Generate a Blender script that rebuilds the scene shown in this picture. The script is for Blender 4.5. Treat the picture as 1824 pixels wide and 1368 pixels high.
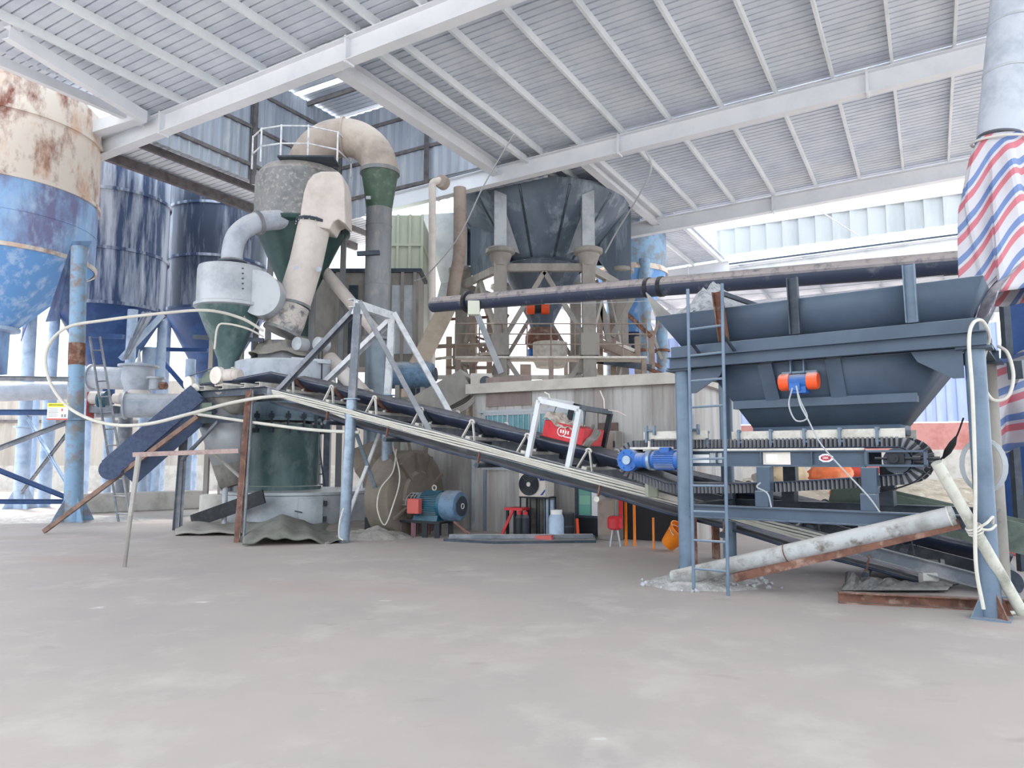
import bpy, math, random
from mathutils import Vector, Matrix, noise
random.seed(7)
sc = bpy.context.scene
for o in list(bpy.data.objects):
    bpy.data.objects.remove(o)
COL = sc.collection
PI = math.pi
V = Vector

# ---------------------------------------------------------------- camera, sky, light, exposure
FPX, HCAM = 1300.0, 1.6                      # focal length in pixels of the 1824 px frame, eye height
PITCH = math.atan(131 / FPX)
cam = bpy.data.cameras.new('camera')
cam.sensor_width = 36.0
cam.lens = FPX / 1824 * 36.0
cam.clip_end = 400
camo = bpy.data.objects.new('camera', cam)
camo.location = (0, 0, HCAM)
camo.rotation_euler = (PI / 2 + PITCH, 0, 0)
COL.objects.link(camo)
sc.camera = camo

world = bpy.data.worlds.new('sky')
sc.world = world
world.use_nodes = True
bg = world.node_tree.nodes['Background']
bg.inputs['Color'].default_value = (0.85, 0.935, 1.0, 1)
bg.inputs['Strength'].default_value = 1.0
sun = bpy.data.lights.new('sun', 'SUN')
sun.energy = 3.2
sun.angle = math.radians(14)
sun.color = (1.0, 0.97, 0.93)
suno = bpy.data.objects.new('sun', sun)
suno.rotation_euler = V((0.55, -0.55, -1.25)).to_track_quat('-Z', 'Y').to_euler()
COL.objects.link(suno)

sc.view_settings.view_transform = 'Standard'
sc.view_settings.look = 'None'
sc.view_settings.exposure = 1.55
sc.view_settings.gamma = 1.0
sc.view_settings.use_curve_mapping = False

# ---------------------------------------------------------------- helpers
def at(px, py, D):
    """the point at distance D (world Y) seen at photo pixel px, py"""
    xc = (px - 912) / FPX
    yc = (684 - py) / FPX
    d = V((xc, math.cos(PITCH) - yc * math.sin(PITCH), math.sin(PITCH) + yc * math.cos(PITCH)))
    return V((0, 0, HCAM)) + d * (D / d.y)

def fl(px, py, z=0.0):
    """the floor point seen at px, py"""
    xc = (px - 912) / FPX
    yc = (684 - py) / FPX
    d = V((xc, math.cos(PITCH) - yc * math.sin(PITCH), math.sin(PITCH) + yc * math.cos(PITCH)))
    return V((0, 0, HCAM)) + d * ((z - HCAM) / d.z)

AL = math.radians(29.87)                     # the hall is turned this far from the line of sight
U = V((math.sin(AL), math.cos(AL), 0))       # along the purlins, away
W = V((math.cos(AL), -math.sin(AL), 0))      # along the rafters, right and nearer
def B(s, t, z):
    return W * s + U * t + V((0, 0, z))
H0 = 9.2
def zb(s):                                   # underside of the rafters
    return HCAM + H0 + 0.0238 * s
def roofpt(px, py, off=0.5):
    a = at(px, py, 1.0) - V((0, 0, HCAM))
    k = (H0 + off) / (a.z - 0.0238 * a.dot(W))
    return V((0, 0, HCAM)) + a * k

def lin(h):
    c = [int(h[i:i + 2], 16) / 255 for i in (0, 2, 4)]
    return tuple(x / 12.92 if x <= 0.04045 else ((x + 0.055) / 1.055) ** 2.4 for x in c) + (1,)

def mat(name, h, rough=0.6, metal=0.0, dirt=None, scale=2.0, lo=0.45, hi=0.65, streak=0.0, dust=0.0,
        dusth='d8d2cc', dlo=0.25, dhi=0.9, bump=0.0, bscale=40.0, dirt2=None, scale2=5.0, spec=0.4, alpha=1.0):
    m = bpy.data.materials.new(name)
    m.use_nodes = True
    nt = m.node_tree
    n, L = nt.nodes, nt.links
    b = n['Principled BSDF']
    b.inputs['Roughness'].default_value = rough
    b.inputs['Metallic'].default_value = metal
    b.inputs['Specular IOR Level'].default_value = spec
    if alpha < 1:
        b.inputs['Alpha'].default_value = alpha
    tc = n.new('ShaderNodeTexCoord')
    def mix(f, c1, c2):
        x = n.new('ShaderNodeMix')
        x.data_type = 'RGBA'
        if isinstance(f, float):
            x.inputs[0].default_value = f
        else:
            L.new(f, x.inputs[0])
        for i, c in ((6, c1), (7, c2)):
            if isinstance(c, tuple):
                x.inputs[i].default_value = c
            else:
                L.new(c, x.inputs[i])
        return x.outputs[2]
    def nz(sc_, l, h_, st=0.0, seed=0.0, det=6.0):
        mp = n.new('ShaderNodeMapping')
        mp.inputs['Scale'].default_value = (1, 1, 1 - st)
        mp.inputs['Location'].default_value = (seed, seed * 1.7, seed * .6)
        L.new(tc.outputs['Object'], mp.inputs['Vector'])
        t = n.new('ShaderNodeTexNoise')
        t.inputs['Scale'].default_value = sc_
        t.inputs['Detail'].default_value = det
        t.inputs['Roughness'].default_value = 0.65
        L.new(mp.outputs[0], t.inputs['Vector'])
        r = n.new('ShaderNodeMapRange')
        r.inputs[1].default_value = l
        r.inputs[2].default_value = h_
        L.new(t.outputs['Fac'], r.inputs[0])
        return r.outputs[0]
    c = lin(h)
    if dirt:
        c = mix(nz(scale, lo, hi, streak), c, lin(dirt))
    if dirt2:
        c = mix(nz(scale2, 0.52, 0.68, streak, 3.1), c, lin(dirt2))
    if dust:
        g = n.new('ShaderNodeNewGeometry')
        s = n.new('ShaderNodeSeparateXYZ')
        L.new(g.outputs['True Normal'], s.inputs[0])
        r = n.new('ShaderNodeMapRange')
        r.inputs[1].default_value = dlo
        r.inputs[2].default_value = dhi
        r.inputs[4].default_value = dust
        L.new(s.outputs[2], r.inputs[0])
        q = n.new('ShaderNodeMath')
        q.operation = 'MULTIPLY'
        L.new(r.outputs[0], q.inputs[0])
        L.new(nz(6.0, 0.2, 0.5, 0, 7.7), q.inputs[1])
        c = mix(q.outputs[0], c, lin(dusth))
    if isinstance(c, tuple):
        b.inputs['Base Color'].default_value = c
    else:
        L.new(c, b.inputs['Base Color'])
    if bump:
        t = n.new('ShaderNodeTexNoise')
        t.inputs['Scale'].default_value = bscale
        t.inputs['Detail'].default_value = 4
        L.new(tc.outputs['Object'], t.inputs['Vector'])
        bu = n.new('ShaderNodeBump')
        bu.inputs['Strength'].default_value = bump
        bu.inputs['Distance'].default_value = 0.03
        L.new(t.outputs['Fac'], bu.inputs['Height'])
        L.new(bu.outputs[0], b.inputs['Normal'])
    return m

ORG = {}
def org(o):
    while o is not None:
        if o.name in ORG:
            return ORG[o.name]
        o = o.parent
    return V((0, 0, 0))

def tag(o, label=None, cat=None, group=None, kind=None):
    if label: o['label'] = label
    if cat: o['category'] = cat
    if group: o['group'] = group
    if kind: o['kind'] = kind
    return o

def thing(name, label, cat, loc, group=None):
    o = bpy.data.objects.new(name, None)
    o.empty_display_size = 0.2
    COL.objects.link(o)
    o.location = loc
    ORG[o.name] = V(loc)
    return tag(o, label, cat, group)

def dup(root, loc, label=None, group=None):
    r = root.copy()
    COL.objects.link(r)
    r.location = loc
    ORG[r.name] = V(loc)
    if label: r['label'] = label
    if group: r['group'] = group
    for ch in list(root.children):
        c = ch.copy(); COL.objects.link(c); c.parent = r
        for g in list(ch.children):
            d = g.copy(); COL.objects.link(d); d.parent = c
    return r

def frame(axis, up=None):
    a = axis.normalized()
    u = V(up) if up is not None else (V((0, 0, 1)) if abs(a.z) < 0.95 else V((1, 0, 0)))
    x = u.cross(a)
    if x.length < 1e-6:
        u = V((0, 1, 0)); x = u.cross(a)
    x.normalize()
    return x, a.cross(x).normalized()          # side, up

class MB:
    def __init__(self, M=None):
        self.v, self.f, self.M = [], [], M
    def add(self, vs, fs):
        k = len(self.v)
        self.v += [self.M @ V(p) for p in vs] if self.M else [V(p) for p in vs]
        self.f += [tuple(i + k for i in q) for q in fs]
        return self
    def box(self, lo, hi):
        (a, b, c), (d, e, f) = lo, hi
        return self.add([(a, b, c), (d, b, c), (d, e, c), (a, e, c), (a, b, f), (d, b, f), (d, e, f), (a, e, f)],
                        [(3, 2, 1, 0), (4, 5, 6, 7), (0, 1, 5, 4), (1, 2, 6, 5), (2, 3, 7, 6), (3, 0, 4, 7)])
    def hexa(self, b, t):                       # bottom ring of points, top ring of points
        n = len(b)
        fs = [tuple(range(n - 1, -1, -1)), tuple(range(n, 2 * n))]
        fs += [(i, (i + 1) % n, n + (i + 1) % n, n + i) for i in range(n)]
        return self.add(list(b) + list(t), fs)
    def sweep(self, prof, p, q, up=None, prof2=None):
        p, q = V(p), V(q)
        x, y = frame(q - p, up)
        a = [p + x * i + y * j for i, j in prof]
        b = [q + x * i + y * j for i, j in (prof2 or prof)]
        return self.hexa(a, b)
    def bar(self, p, q, w, h=None, up=None):
        h = h or w
        return self.sweep([(-w / 2, -h / 2), (w / 2, -h / 2), (w / 2, h / 2), (-w / 2, h / 2)], p, q, up)
    def angle(self, p, q, w, t=0.012, up=None, flip=1):
        f = flip
        return self.sweep([(0, 0), (w * f, 0), (w * f, t), (t * f, t), (t * f, w), (0, w)], p, q, up)
    def chan(self, p, q, w, h, t=0.012, up=None, flip=1):   # web vertical, flanges to one side
        f = flip
        return self.sweep([(0, -h / 2), (w * f, -h / 2), (w * f, -h / 2 + t), (t * f, -h / 2 + t), (t * f, h / 2 - t),
                           (w * f, h / 2 - t), (w * f, h / 2), (0, h / 2)], p, q, up)
    def ibeam(self, p, q, w, h, tf=0.016, tw=0.01, up=None):
        a, b = w / 2, h / 2
        return self.sweep([(-a, -b), (a, -b), (a, -b + tf), (tw / 2, -b + tf), (tw / 2, b - tf), (a, b - tf), (a, b),
                           (-a, b), (-a, b - tf), (-tw / 2, b - tf), (-tw / 2, -b + tf), (-a, -b + tf)], p, q, up)
    def tube(self, p, q, r, n=16, r2=None):
        r2 = r if r2 is None else r2
        c = lambda R: [(R * math.cos(2 * PI * i / n), R * math.sin(2 * PI * i / n)) for i in range(n)]
        return self.sweep(c(r), p, q, None, c(r2))
    def path(self, pts, r, n=8, rs=None):
        pts = [V(p) for p in pts]
        x = None
        rings = []
        for i, p in enumerate(pts):
            d = (pts[min(i + 1, len(pts) - 1)] - pts[max(i - 1, 0)]).normalized()
            if x is None:
                x, y = frame(d)
            else:
                x = (x - d * x.dot(d)).normalized(); y = d.cross(x)
            R = rs[i] if rs else r
            rings.append([p + x * (R * math.cos(2 * PI * k / n)) + y * (R * math.sin(2 * PI * k / n)) for k in range(n)])
        vs = [p for g in rings for p in g]
        fs = [tuple(range(n - 1, -1, -1)), tuple(range(len(vs) - n, len(vs)))]
        for i in range(len(pts) - 1):
            fs += [(i * n + k, i * n + (k + 1) % n, (i + 1) * n + (k + 1) % n, (i + 1) * n + k) for k in range(n)]
        return self.add(vs, fs)
    def lathe(self, prof, c, n=32, axis=(0, 0, 1), a0=0.0, cap=True):
        """prof: (radius, height along the axis) pairs"""
        c = V(c)
        ax = V(axis).normalized()
        x, y = frame(ax)
        vs, fs = [], []
        for r, h in prof:
            vs += [c + ax * h + x * (r * math.cos(a0 + 2 * PI * k / n)) + y * (r * math.sin(a0 + 2 * PI * k / n)) for k in range(n)]
        for i in range(len(prof) - 1):
            fs += [(i * n + k, i * n + (k + 1) % n, (i + 1) * n + (k + 1) % n, (i + 1) * n + k) for k in range(n)]
        if cap:
            fs += [tuple(range(n - 1, -1, -1)), tuple(range(len(vs) - n, len(vs)))]
        return self.add(vs, fs)
    def plate(self, pts, th):                   # flat polygon given thickness along its normal
        pts = [V(p) for p in pts]
        nrm = (pts[1] - pts[0]).cross(pts[2] - pts[0]).normalized() * th
        return self.hexa(pts, [p + nrm for p in pts])
    def grid(self, nu, nv, fn):
        vs = [fn(i / (nu - 1), j / (nv - 1)) for i in range(nu) for j in range(nv)]
        return self.add(vs, [(i * nv + j, (i + 1) * nv + j, (i + 1) * nv + j + 1, i * nv + j + 1) for i in range(nu - 1) for j in range(nv - 1)])
    def build(self, name, m, parent=None, loc=None, smooth=35, bevel=0.0, solid=0.0):
        me = bpy.data.meshes.new(name)
        o0 = org(parent) if parent else V(loc or (0, 0, 0))
        me.from_pydata([p - o0 for p in self.v], [], self.f)
        me.update()
        if smooth:
            me.shade_smooth()
            me.set_sharp_from_angle(angle=math.radians(smooth))
        me.materials.append(m)
        o = bpy.data.objects.new(name, me)
        COL.objects.link(o)
        if parent:
            o.parent = parent
        else:
            o.location = o0
            ORG[o.name] = V(o0)
        if solid:
            md = o.modifiers.new('thickness', 'SOLIDIFY'); md.thickness = solid; md.offset = 0
        if bevel:
            md = o.modifiers.new('bevel', 'BEVEL'); md.width = bevel; md.segments = 2; md.limit_method = 'ANGLE'
        return o
    def solo(self, name, m, label, cat, group=None, loc=None, kind=None, **k):
        if loc is None:
            n = len(self.v)
            loc = (sum(p.x for p in self.v) / n, sum(p.y for p in self.v) / n, min(p.z for p in self.v))
        return tag(self.build(name, m, None, loc, **k), label, cat, group, kind)
    def struct(self, name, m, **k):
        return tag(self.build(name, m, None, None, **k), kind='structure')

def spline(pts, m=8):
    pts = [V(p) for p in pts]
    q = [pts[0] * 2 - pts[1]] + pts + [pts[-1] * 2 - pts[-2]]
    out = []
    for i in range(1, len(q) - 2):
        a, b, c, d = q[i - 1:i + 3]
        for k in range(m):
            t = k / m
            out.append(0.5 * ((2 * b) + (c - a) * t + (2 * a - 5 * b + 4 * c - d) * t * t + (3 * b - a - 3 * c + d) * t ** 3))
    return out + [pts[-1]]

def arc(c, r, a0, a1, ex, ey, n=16):
    return [V(c) + V(ex) * (r * math.cos(a0 + (a1 - a0) * i / n)) + V(ey) * (r * math.sin(a0 + (a1 - a0) * i / n)) for i in range(n + 1)]

def text(name, body, size, m, parent, M, ext=0.001):
    cu = bpy.data.curves.new(name, 'FONT')
    cu.body = body; cu.size = size; cu.extrude = ext
    cu.align_x = 'CENTER'; cu.align_y = 'CENTER'
    tmp = bpy.data.objects.new(name, cu)
    COL.objects.link(tmp)
    dg = bpy.context.evaluated_depsgraph_get()
    me = bpy.data.meshes.new_from_object(tmp.evaluated_get(dg))
    bpy.data.objects.remove(tmp)
    me.transform(Matrix.Translation(-org(parent)) @ M)
    me.materials.clear(); me.materials.append(m)
    o = bpy.data.objects.new(name, me)
    COL.objects.link(o); o.parent = parent
    return o

def basis(o, x, y, z):
    M = Matrix.Identity(4)
    for i in range(3):
        M[i][0], M[i][1], M[i][2], M[i][3] = x[i], y[i], z[i], o[i]
    return M

# ---------------------------------------------------------------- materials
M_floor = mat('dusty concrete', 'baafa9', 0.7, dirt='aba39f', scale=0.35, lo=0.4, hi=0.7, dirt2='c2b8b2', scale2=1.3, bump=0.08, bscale=5)
def specks(m, h, sc_, lo, hi, seed, st=(1, 1, 1)):
    nt = m.node_tree
    b = nt.nodes['Principled BSDF']
    tc = nt.nodes.new('ShaderNodeTexCoord')
    mp = nt.nodes.new('ShaderNodeMapping')
    mp.inputs['Location'].default_value = (seed, seed, 0)
    mp.inputs['Scale'].default_value = st
    t = nt.nodes.new('ShaderNodeTexNoise')
    t.inputs['Scale'].default_value = sc_
    t.inputs['Detail'].default_value = 5
    r = nt.nodes.new('ShaderNodeMapRange')
    r.inputs[1].default_value = lo
    r.inputs[2].default_value = hi
    x = nt.nodes.new('ShaderNodeMix')
    x.data_type = 'RGBA'
    L = nt.links
    L.new(tc.outputs['Object'], mp.inputs['Vector']); L.new(mp.outputs[0], t.inputs['Vector']); L.new(t.outputs['Fac'], r.inputs[0])
    L.new(r.outputs[0], x.inputs[0])
    old = b.inputs['Base Color'].links[0].from_socket
    L.new(old, x.inputs[6]); x.inputs[7].default_value = lin(h)
    L.new(x.outputs[2], b.inputs['Base Color'])
specks(M_floor, 'ece7e3', 1.6, .70, .78, 3.0, (1, 2, 1))
specks(M_floor, '9c918b', 1.1, .66, .80, 11.0, (1, 2.2, 1))
specks(M_floor, 'b59f97', .3, .6, .75, 5.0, (1, 1.5, 1))
M_mound = mat('caked grey dust', 'a39e98', 0.95, dirt='85807b', scale=5, bump=0.5, bscale=25)
M_roof = mat('galvanised roof sheet', 'd3dae4', 0.4, 0.0, dirt='bdc6d4', scale=1.2, lo=0.42, hi=0.7)
M_roof2 = mat('pale roof sheet', 'dfe4ec', 0.5, 0.1, dirt='c5ccd8', scale=0.8)
M_steel = mat('pale painted steel', 'e2e5ea', 0.5, 0.0, dirt='d9dde3', scale=1.0, dust=0.3)
M_purlin = mat('galvanised purlin', 'e2e7ea', 0.45, 0.0, dirt='d4dade', scale=1.0)
M_clad = mat('blue grey wall cladding', 'a4abb6', 0.5, 0.0, dirt='8b929d', scale=1.0, streak=0.85, lo=0.4, hi=0.7, dirt2='b2b4b6')
M_girt = mat('dark brown grey girt', '6e6a6b', 0.8, dirt='585354', scale=4)
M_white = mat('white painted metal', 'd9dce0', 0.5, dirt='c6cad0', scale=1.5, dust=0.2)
M_fascia = mat('pale fascia sheet', 'b2b6b9', 0.5, dirt='a2a7ab', scale=1.0, streak=.8)
M_yard = mat('cream yard wall sheet', 'b9b3ab', 0.6, dirt='a59e97', scale=1.2, streak=.8)
M_bluewall = mat('blue corrugated wall', '9fb0e0', 0.5, dirt='b4c1e8', scale=1.2, streak=0.8)
M_pink = mat('faded red band', 'c88f8a', 0.8, dirt='b57770', scale=1.5, bump=0.1)
M_conc = mat('pale concrete', 'c9c5bf', 0.85, dirt='aeaaa4', scale=2, bump=0.2, bscale=20)
M_slate = mat('slate blue paint', '4c5b6d', 0.45, 0.0, dirt='414f61', scale=1.6, lo=0.4, hi=0.7, dust=0.75, dusth='cfd2d6')
M_slate2 = mat('slate blue paint on columns', '6c7e91', 0.35, 0.05, dirt='5c6e81', scale=2.5, dust=0.5, bump=0.05, bscale=60)
M_dark = mat('dark grey steel', '39414c', 0.5, 0.2, dirt='4b545f', scale=4, dust=0.5)
M_black = mat('black rubber', '1d2024', 0.6, dirt='30343a', scale=5, dust=0.35)
M_belt = mat('blue black belt rubber', '2a3348', 0.35, dirt='3c465c', scale=3, dust=0.3)
M_dusty = mat('dust caked steel', 'd9d4cc', 0.8, dirt='bfb9b0', scale=6, dust=0.8, dusth='e6e1da', bump=0.3, bscale=60)
M_rail = mat('conveyor channel steel', '6d737d', 0.5, 0.1, dirt='93949a', scale=3, dust=0.9, dusth='e2ddd6')
M_galv = mat('galvanised pipe', '98a8b9', 0.35, 0.4, dirt='7f8e9e', scale=5, dust=0.3)
M_strut = mat('pale grey strut steel', 'd6d8db', 0.5, 0.0, dirt='aaaeb5', scale=4, dust=0.4)
M_rust = mat('rusty steel', '7b5648', 0.85, dirt='5a4038', scale=5, dirt2='a3877a', dust=0.2)
M_red = mat('red paint', 'd2313a', 0.45, dirt='b82b34', scale=5)
M_orange = mat('orange plastic', 'f08a1e', 0.45, dirt='e27a12', scale=4)
M_orangered = mat('orange red paint', 'ef5a2c', 0.45, dust=0.75, dusth='e8e2dc')
M_motorblue = mat('bright blue motor paint', '2a67b5', 0.4, dirt='22579d', scale=6, dust=0.6)
M_tealmotor = mat('teal motor paint', '1f5a70', 0.4, dirt='184a5c', scale=6, dust=0.3)
M_bluegrey = mat('dusty blue motor cowl', '64809b', 0.5, dirt='496178', scale=5, dust=0.3)
M_green = mat('dark green mill paint', '40595a', 0.4, 0.0, dirt='5d7576', scale=1.5, streak=0.4, dust=0.7, dirt2='6d7d7a', scale2=3)
M_greenpipe = mat('green pipe paint', '495f50', 0.5, dirt='3f5346', scale=4, dirt2='637568', scale2=6)
M_cyc = mat('dust speckled grey drum', '8b8c8c', 0.6, dirt='6a6e70', scale=1.2, dirt2='b3aeaa', scale2=9, dust=0.8, dusth='c6beb6')
M_beige = mat('beige dusted duct', 'd6cdc6', 0.7, dirt='c4bab3', scale=1.5, dirt2='cfc6c0', scale2=4)
M_brown = mat('brown dusted duct', 'a3968d', 0.75, dirt='8b8078', scale=1.6, dust=0.5, dusth='c8bdb3')
M_greypipe = mat('grey riser pipe', '84868a', 0.5, 0.1, dirt='6f7276', scale=1.5, streak=0.6, dirt2='99938e', scale2=3)
M_palegrey = mat('pale grey sheet metal', 'b9bdc2', 0.45, 0.15, dirt='9ca2a9', scale=1.6, dust=0.5)
M_silocream = mat('rust streaked cream silo', 'd9cfc4', 0.7, dirt='c9a084', scale=1.1, lo=.5, hi=.68, streak=0.5, dirt2='7d4c40', scale2=1.5)
M_siloblue = mat('weathered blue silo', '8fb4de', 0.6, dirt='76779a', scale=0.9, streak=0.55, lo=0.42, hi=0.6, dirt2='a9bfd8', scale2=2.5)
M_siloblue2 = mat('bright blue silo cone', '6ea2dc', 0.6, dirt='a9c6ea', scale=3.0, streak=0.85, lo=0.5, hi=0.62)
M_silonavy = mat('streaked navy silo', '37496b', 0.6, dirt='b9c1cf', scale=1.3, streak=0.9, lo=0.5, hi=0.62, dirt2='a9b2c2', scale2=2.2)
M_silonavy2 = mat('dark navy silo', '323d52', 0.5, dirt='5f6a7e', scale=1.0, streak=0.88, lo=0.5, hi=0.66, dirt2='a7b0be', scale2=1.2)
M_navycone = mat('deep blue cone', '2a4674', 0.5, dirt='3d5f92', scale=1.2)
M_legblue = mat('faded blue post', '83a3c0', 0.55, dirt='7f8c95', scale=2, lo=0.48, hi=0.6, dirt2='8e7a70', scale2=4)
M_legpale = mat('pale blue dusted post', 'b9cbe0', 0.6, dirt='92a9c6', scale=2)
M_whitedust = mat('white dusted pipe', 'b8bec8', 0.6, dirt='9ea6b2', scale=2.5, dust=0.7, dusth='eceae8')
M_cone = mat('big silo grey blue steel', '66727f', 0.45, 0.0, dirt='4c5866', scale=0.6, streak=0.85, lo=0.4, hi=0.65, dirt2='8a95a0', scale2=1.8)
M_colgrey = mat('dusty grey column', '9a958f', 0.75, dirt='837f7b', scale=1.8, streak=0.5, dust=0.6)
M_colbrown = mat('dusty brown column', '9b8c82', 0.8, dirt='85756b', scale=2, dust=0.5)
M_paleg = mat('pale green panel', 'b5baa9', 0.55, dirt='a3a897', scale=1, streak=0.7)
M_panel = mat('sandwich panel wall', 'bdbab7', 0.6, dirt='8f8b88', scale=1.6, streak=0.88, lo=0.46, hi=0.64, dirt2='9d918a', scale2=1.1)
M_slab = mat('room roof edge', 'c6c0b8', 0.8, dirt='b3aca4', scale=2, dust=0.5)
M_glass = mat('teal window glass', '6fa3ad', 0.15, dirt='88bcc4', scale=1.5, spec=0.6)
M_hose = mat('white hose', 'd3cfc6', 0.6, dirt='c9c4b9', scale=4)
M_rock = mat('crushed stone', 'b4b5b8', 0.9, dirt='85878c', scale=14, bump=0.2, bscale=30)
M_powder = mat('pale stone powder', 'ccc8c5', 0.95, dirt='a9a5a2', scale=7, lo=.42, hi=.62, bump=0.5, bscale=50)
M_cloth = mat('grey dusty cloth', '8d8882', 0.95, dirt='6f6f6a', scale=2.5, dust=0.5, dusth='b5aea7')
M_mesh = mat('blue woven belt', '56637f', 0.7, dirt='465270', scale=14, bump=0.5, bscale=120)
M_black2 = mat('near black steel', '23272e', 0.6, dust=0.3)  # one even near-black colour, dusted on upward faces
M_brownvol = mat('brown dusted fan casing', '7d7368', 0.7, dirt='6a6158', scale=1.5, dust=0.6, dusth='a3978c')
M_acwhite = mat('off white casing', 'e6ddd4', 0.5, dirt='d6ccc2', scale=3)
M_navy = mat('navy print', '1f3f9a', 0.5)
M_whitep = mat('white print', 'f2f2f2', 0.5)
M_yellow = mat('yellow print', 'f1e64a', 0.5)
M_redp = mat('red print', 'c8605a', 0.5)
M_ink = mat('grey print', '8f949c', 0.6)
M_blackink = mat('black print', '2b2b22', 0.6)
M_earth = mat('pale earth', 'c9bba8', 0.95, dirt='9f917f', scale=1.6, dirt2='e3dacb', scale2=4, bump=0.6, bscale=8)
M_tan = mat('tan sacking', 'd6bf9f', 0.9, dirt='bfa686', scale=2.5)
M_sack = mat('faded orange sacking', 'ee7d4f', 0.9, dirt='f3ab88', scale=2)
M_pvc = mat('dirty pale plastic pipe', 'c9c8bd', 0.5, dirt='aaa99d', scale=4, dirt2='8f9084', scale2=6)
M_dirtypipe = mat('mud stained grey pipe', 'b4b6b8', 0.6, dirt='8b8b88', scale=2.2, dust=0.6, dirt2='6f675f', scale2=5)
M_greenskirt = mat('dusty green skirt board', '6d7a6f', 0.7, dirt='555f5a', scale=4, dust=0.4)
M_tarpblue = mat('deep blue tarpaulin', '1d3f74', 0.6, dirt='2b548f', scale=1.0)
M_cable = mat('grey cable', 'aeb2b6', 0.5)
M_blackcable = mat('black cable', '2b2b2e', 0.5)
M_lightbox = mat('cream junction box', 'd9dccb', 0.5)

def tarp_mat():
    m = bpy.data.materials.new('striped tarpaulin')
    m.use_nodes = True
    n, L = m.node_tree.nodes, m.node_tree.links
    b = n['Principled BSDF']
    b.inputs['Roughness'].default_value = 0.5
    uv = n.new('ShaderNodeUVMap')
    s = n.new('ShaderNodeSeparateXYZ')
    L.new(uv.outputs[0], s.inputs[0])
    f = n.new('ShaderNodeMath'); f.operation = 'FRACT'
    L.new(s.outputs[1], f.inputs[0])
    r = n.new('ShaderNodeValToRGB')
    r.color_ramp.interpolation = 'CONSTANT'
    e = r.color_ramp.elements
    stops = [(0, 'c6c4ca'), (0.2, 'c4707c'), (0.44, 'c6c4ca'), (0.56, '6a82b2'), (0.8, 'c6c4ca')]
    e[0].position = 0; e[0].color = lin(stops[0][1])
    e[1].position = 0.2; e[1].color = lin(stops[1][1])
    for p, h in stops[2:]:
        x = e.new(p); x.color = lin(h)
    L.new(f.outputs[0], r.inputs[0])
    L.new(r.outputs[0], b.inputs['Base Color'])
    return m
M_tarp = tarp_mat()
# ---------------------------------------------------------------- the setting: floor, roof, walls
MB().grid(2, 2, lambda a, b: (-90 + 180 * a, -40 + 160 * b, 0)).struct('floor', M_floor)

def corr_roof(name, s0, s1, t0, t1, off=0.76, pitch=0.23, m=M_roof, z=None):
    zz = z or (lambda s: zb(s) + off)
    tt, hh = [], []
    t = t0
    while t < t1:
        for d, h in ((0, 0), (0.165, 0), (0.175, 0.075), (0.205, 0.075), (0.215, 0.0)):
            tt.append(t + d); hh.append(h)
        t += pitch
    ss = [s0, (s0 + s1) / 2, s1]
    mb = MB()
    vs, fs = [], []
    for s in ss:
        vs += [B(s, a, zz(s) + h) for a, h in zip(tt, hh)]
    n = len(tt)
    for i in range(len(ss) - 1):
        fs += [(i * n + k, i * n + k + 1, (i + 1) * n + k + 1, (i + 1) * n + k) for k in range(n - 1)]
    mb.add(vs, fs)
    return mb.struct(name, m, smooth=0)

def corr_wall(name, p, q, z0, z1, m, pitch=0.25, depth=0.04):
    p, q = V(p), V(q)
    d = (q - p); d.z = 0
    L = d.length; d.normalize()
    nrm = V((d.y, -d.x, 0))
    xs = []
    x = 0.0
    while x < L:
        for a, h in ((0, 0), (0.16, 0), (0.18, 1), (0.23, 1)):
            if x + a <= L: xs.append((x + a, h))
        x += pitch
    vs = [p + d * a + nrm * (h * depth) + V((0, 0, z0)) for a, h in xs] + [p + d * a + nrm * (h * depth) + V((0, 0, z1)) for a, h in xs]
    n = len(xs)
    return MB().add(vs, [(k, k + 1, n + k + 1, n + k) for k in range(n - 1)]).struct(name, m, smooth=0)

T1, T2, T3, T4 = 11.85, 19.84, 27.7, 35.6
SA, SP = -2.095 * H0, -1.30 * H0             # the raised bay lies between these
SE = -2.02 * H0
corr_roof('ceiling', SE, 9, -3.0, T1 + 0.15)
corr_roof('ceiling', SP, 9, T1 + 0.15, T2 + 0.1)
corr_roof('ceiling', -2.40 * H0, SA, T1 + 0.15, T2 + 4.2, m=M_roof2)
corr_roof('ceiling', -14.2, 9, T2 + 0.1, T3 + 0.35)
corr_roof('ceiling', -20.0, -8.4, T3 + 1.2, T4)

corr_roof('ceiling', -3.6 * H0, SE - .3, 2.0, T1 + 0.3, off=2.3, m=M_roof2)
TRIM = [0]
def trim(mb, m):
    TRIM[0] += 1
    return mb.struct('trim_%d' % TRIM[0], m)
def along(s0, s1, t, off):
    return B(s0, t, zb(s0) + off), B(s1, t, zb(s1) + off)
for t, s0, s1 in ((T1, -2.27 * H0, 9), (T2, -1.9 * H0, 9), (T3, -14.5, 9), (T4, -20, -8.2)):
    a, b = along(s0, s1, t, 0.28)
    mb = MB().ibeam(a, b, 0.30, 0.56, 0.02, 0.012)
    s = s0 + 3.1
    while s < s1:                             # splice plates
        c = B(s, t, zb(s) + 0.28)
        mb.bar(c - W * 0.03, c + W * 0.03, 0.30, 0.64)
        s += 6.7
    trim(mb, M_steel)
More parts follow.
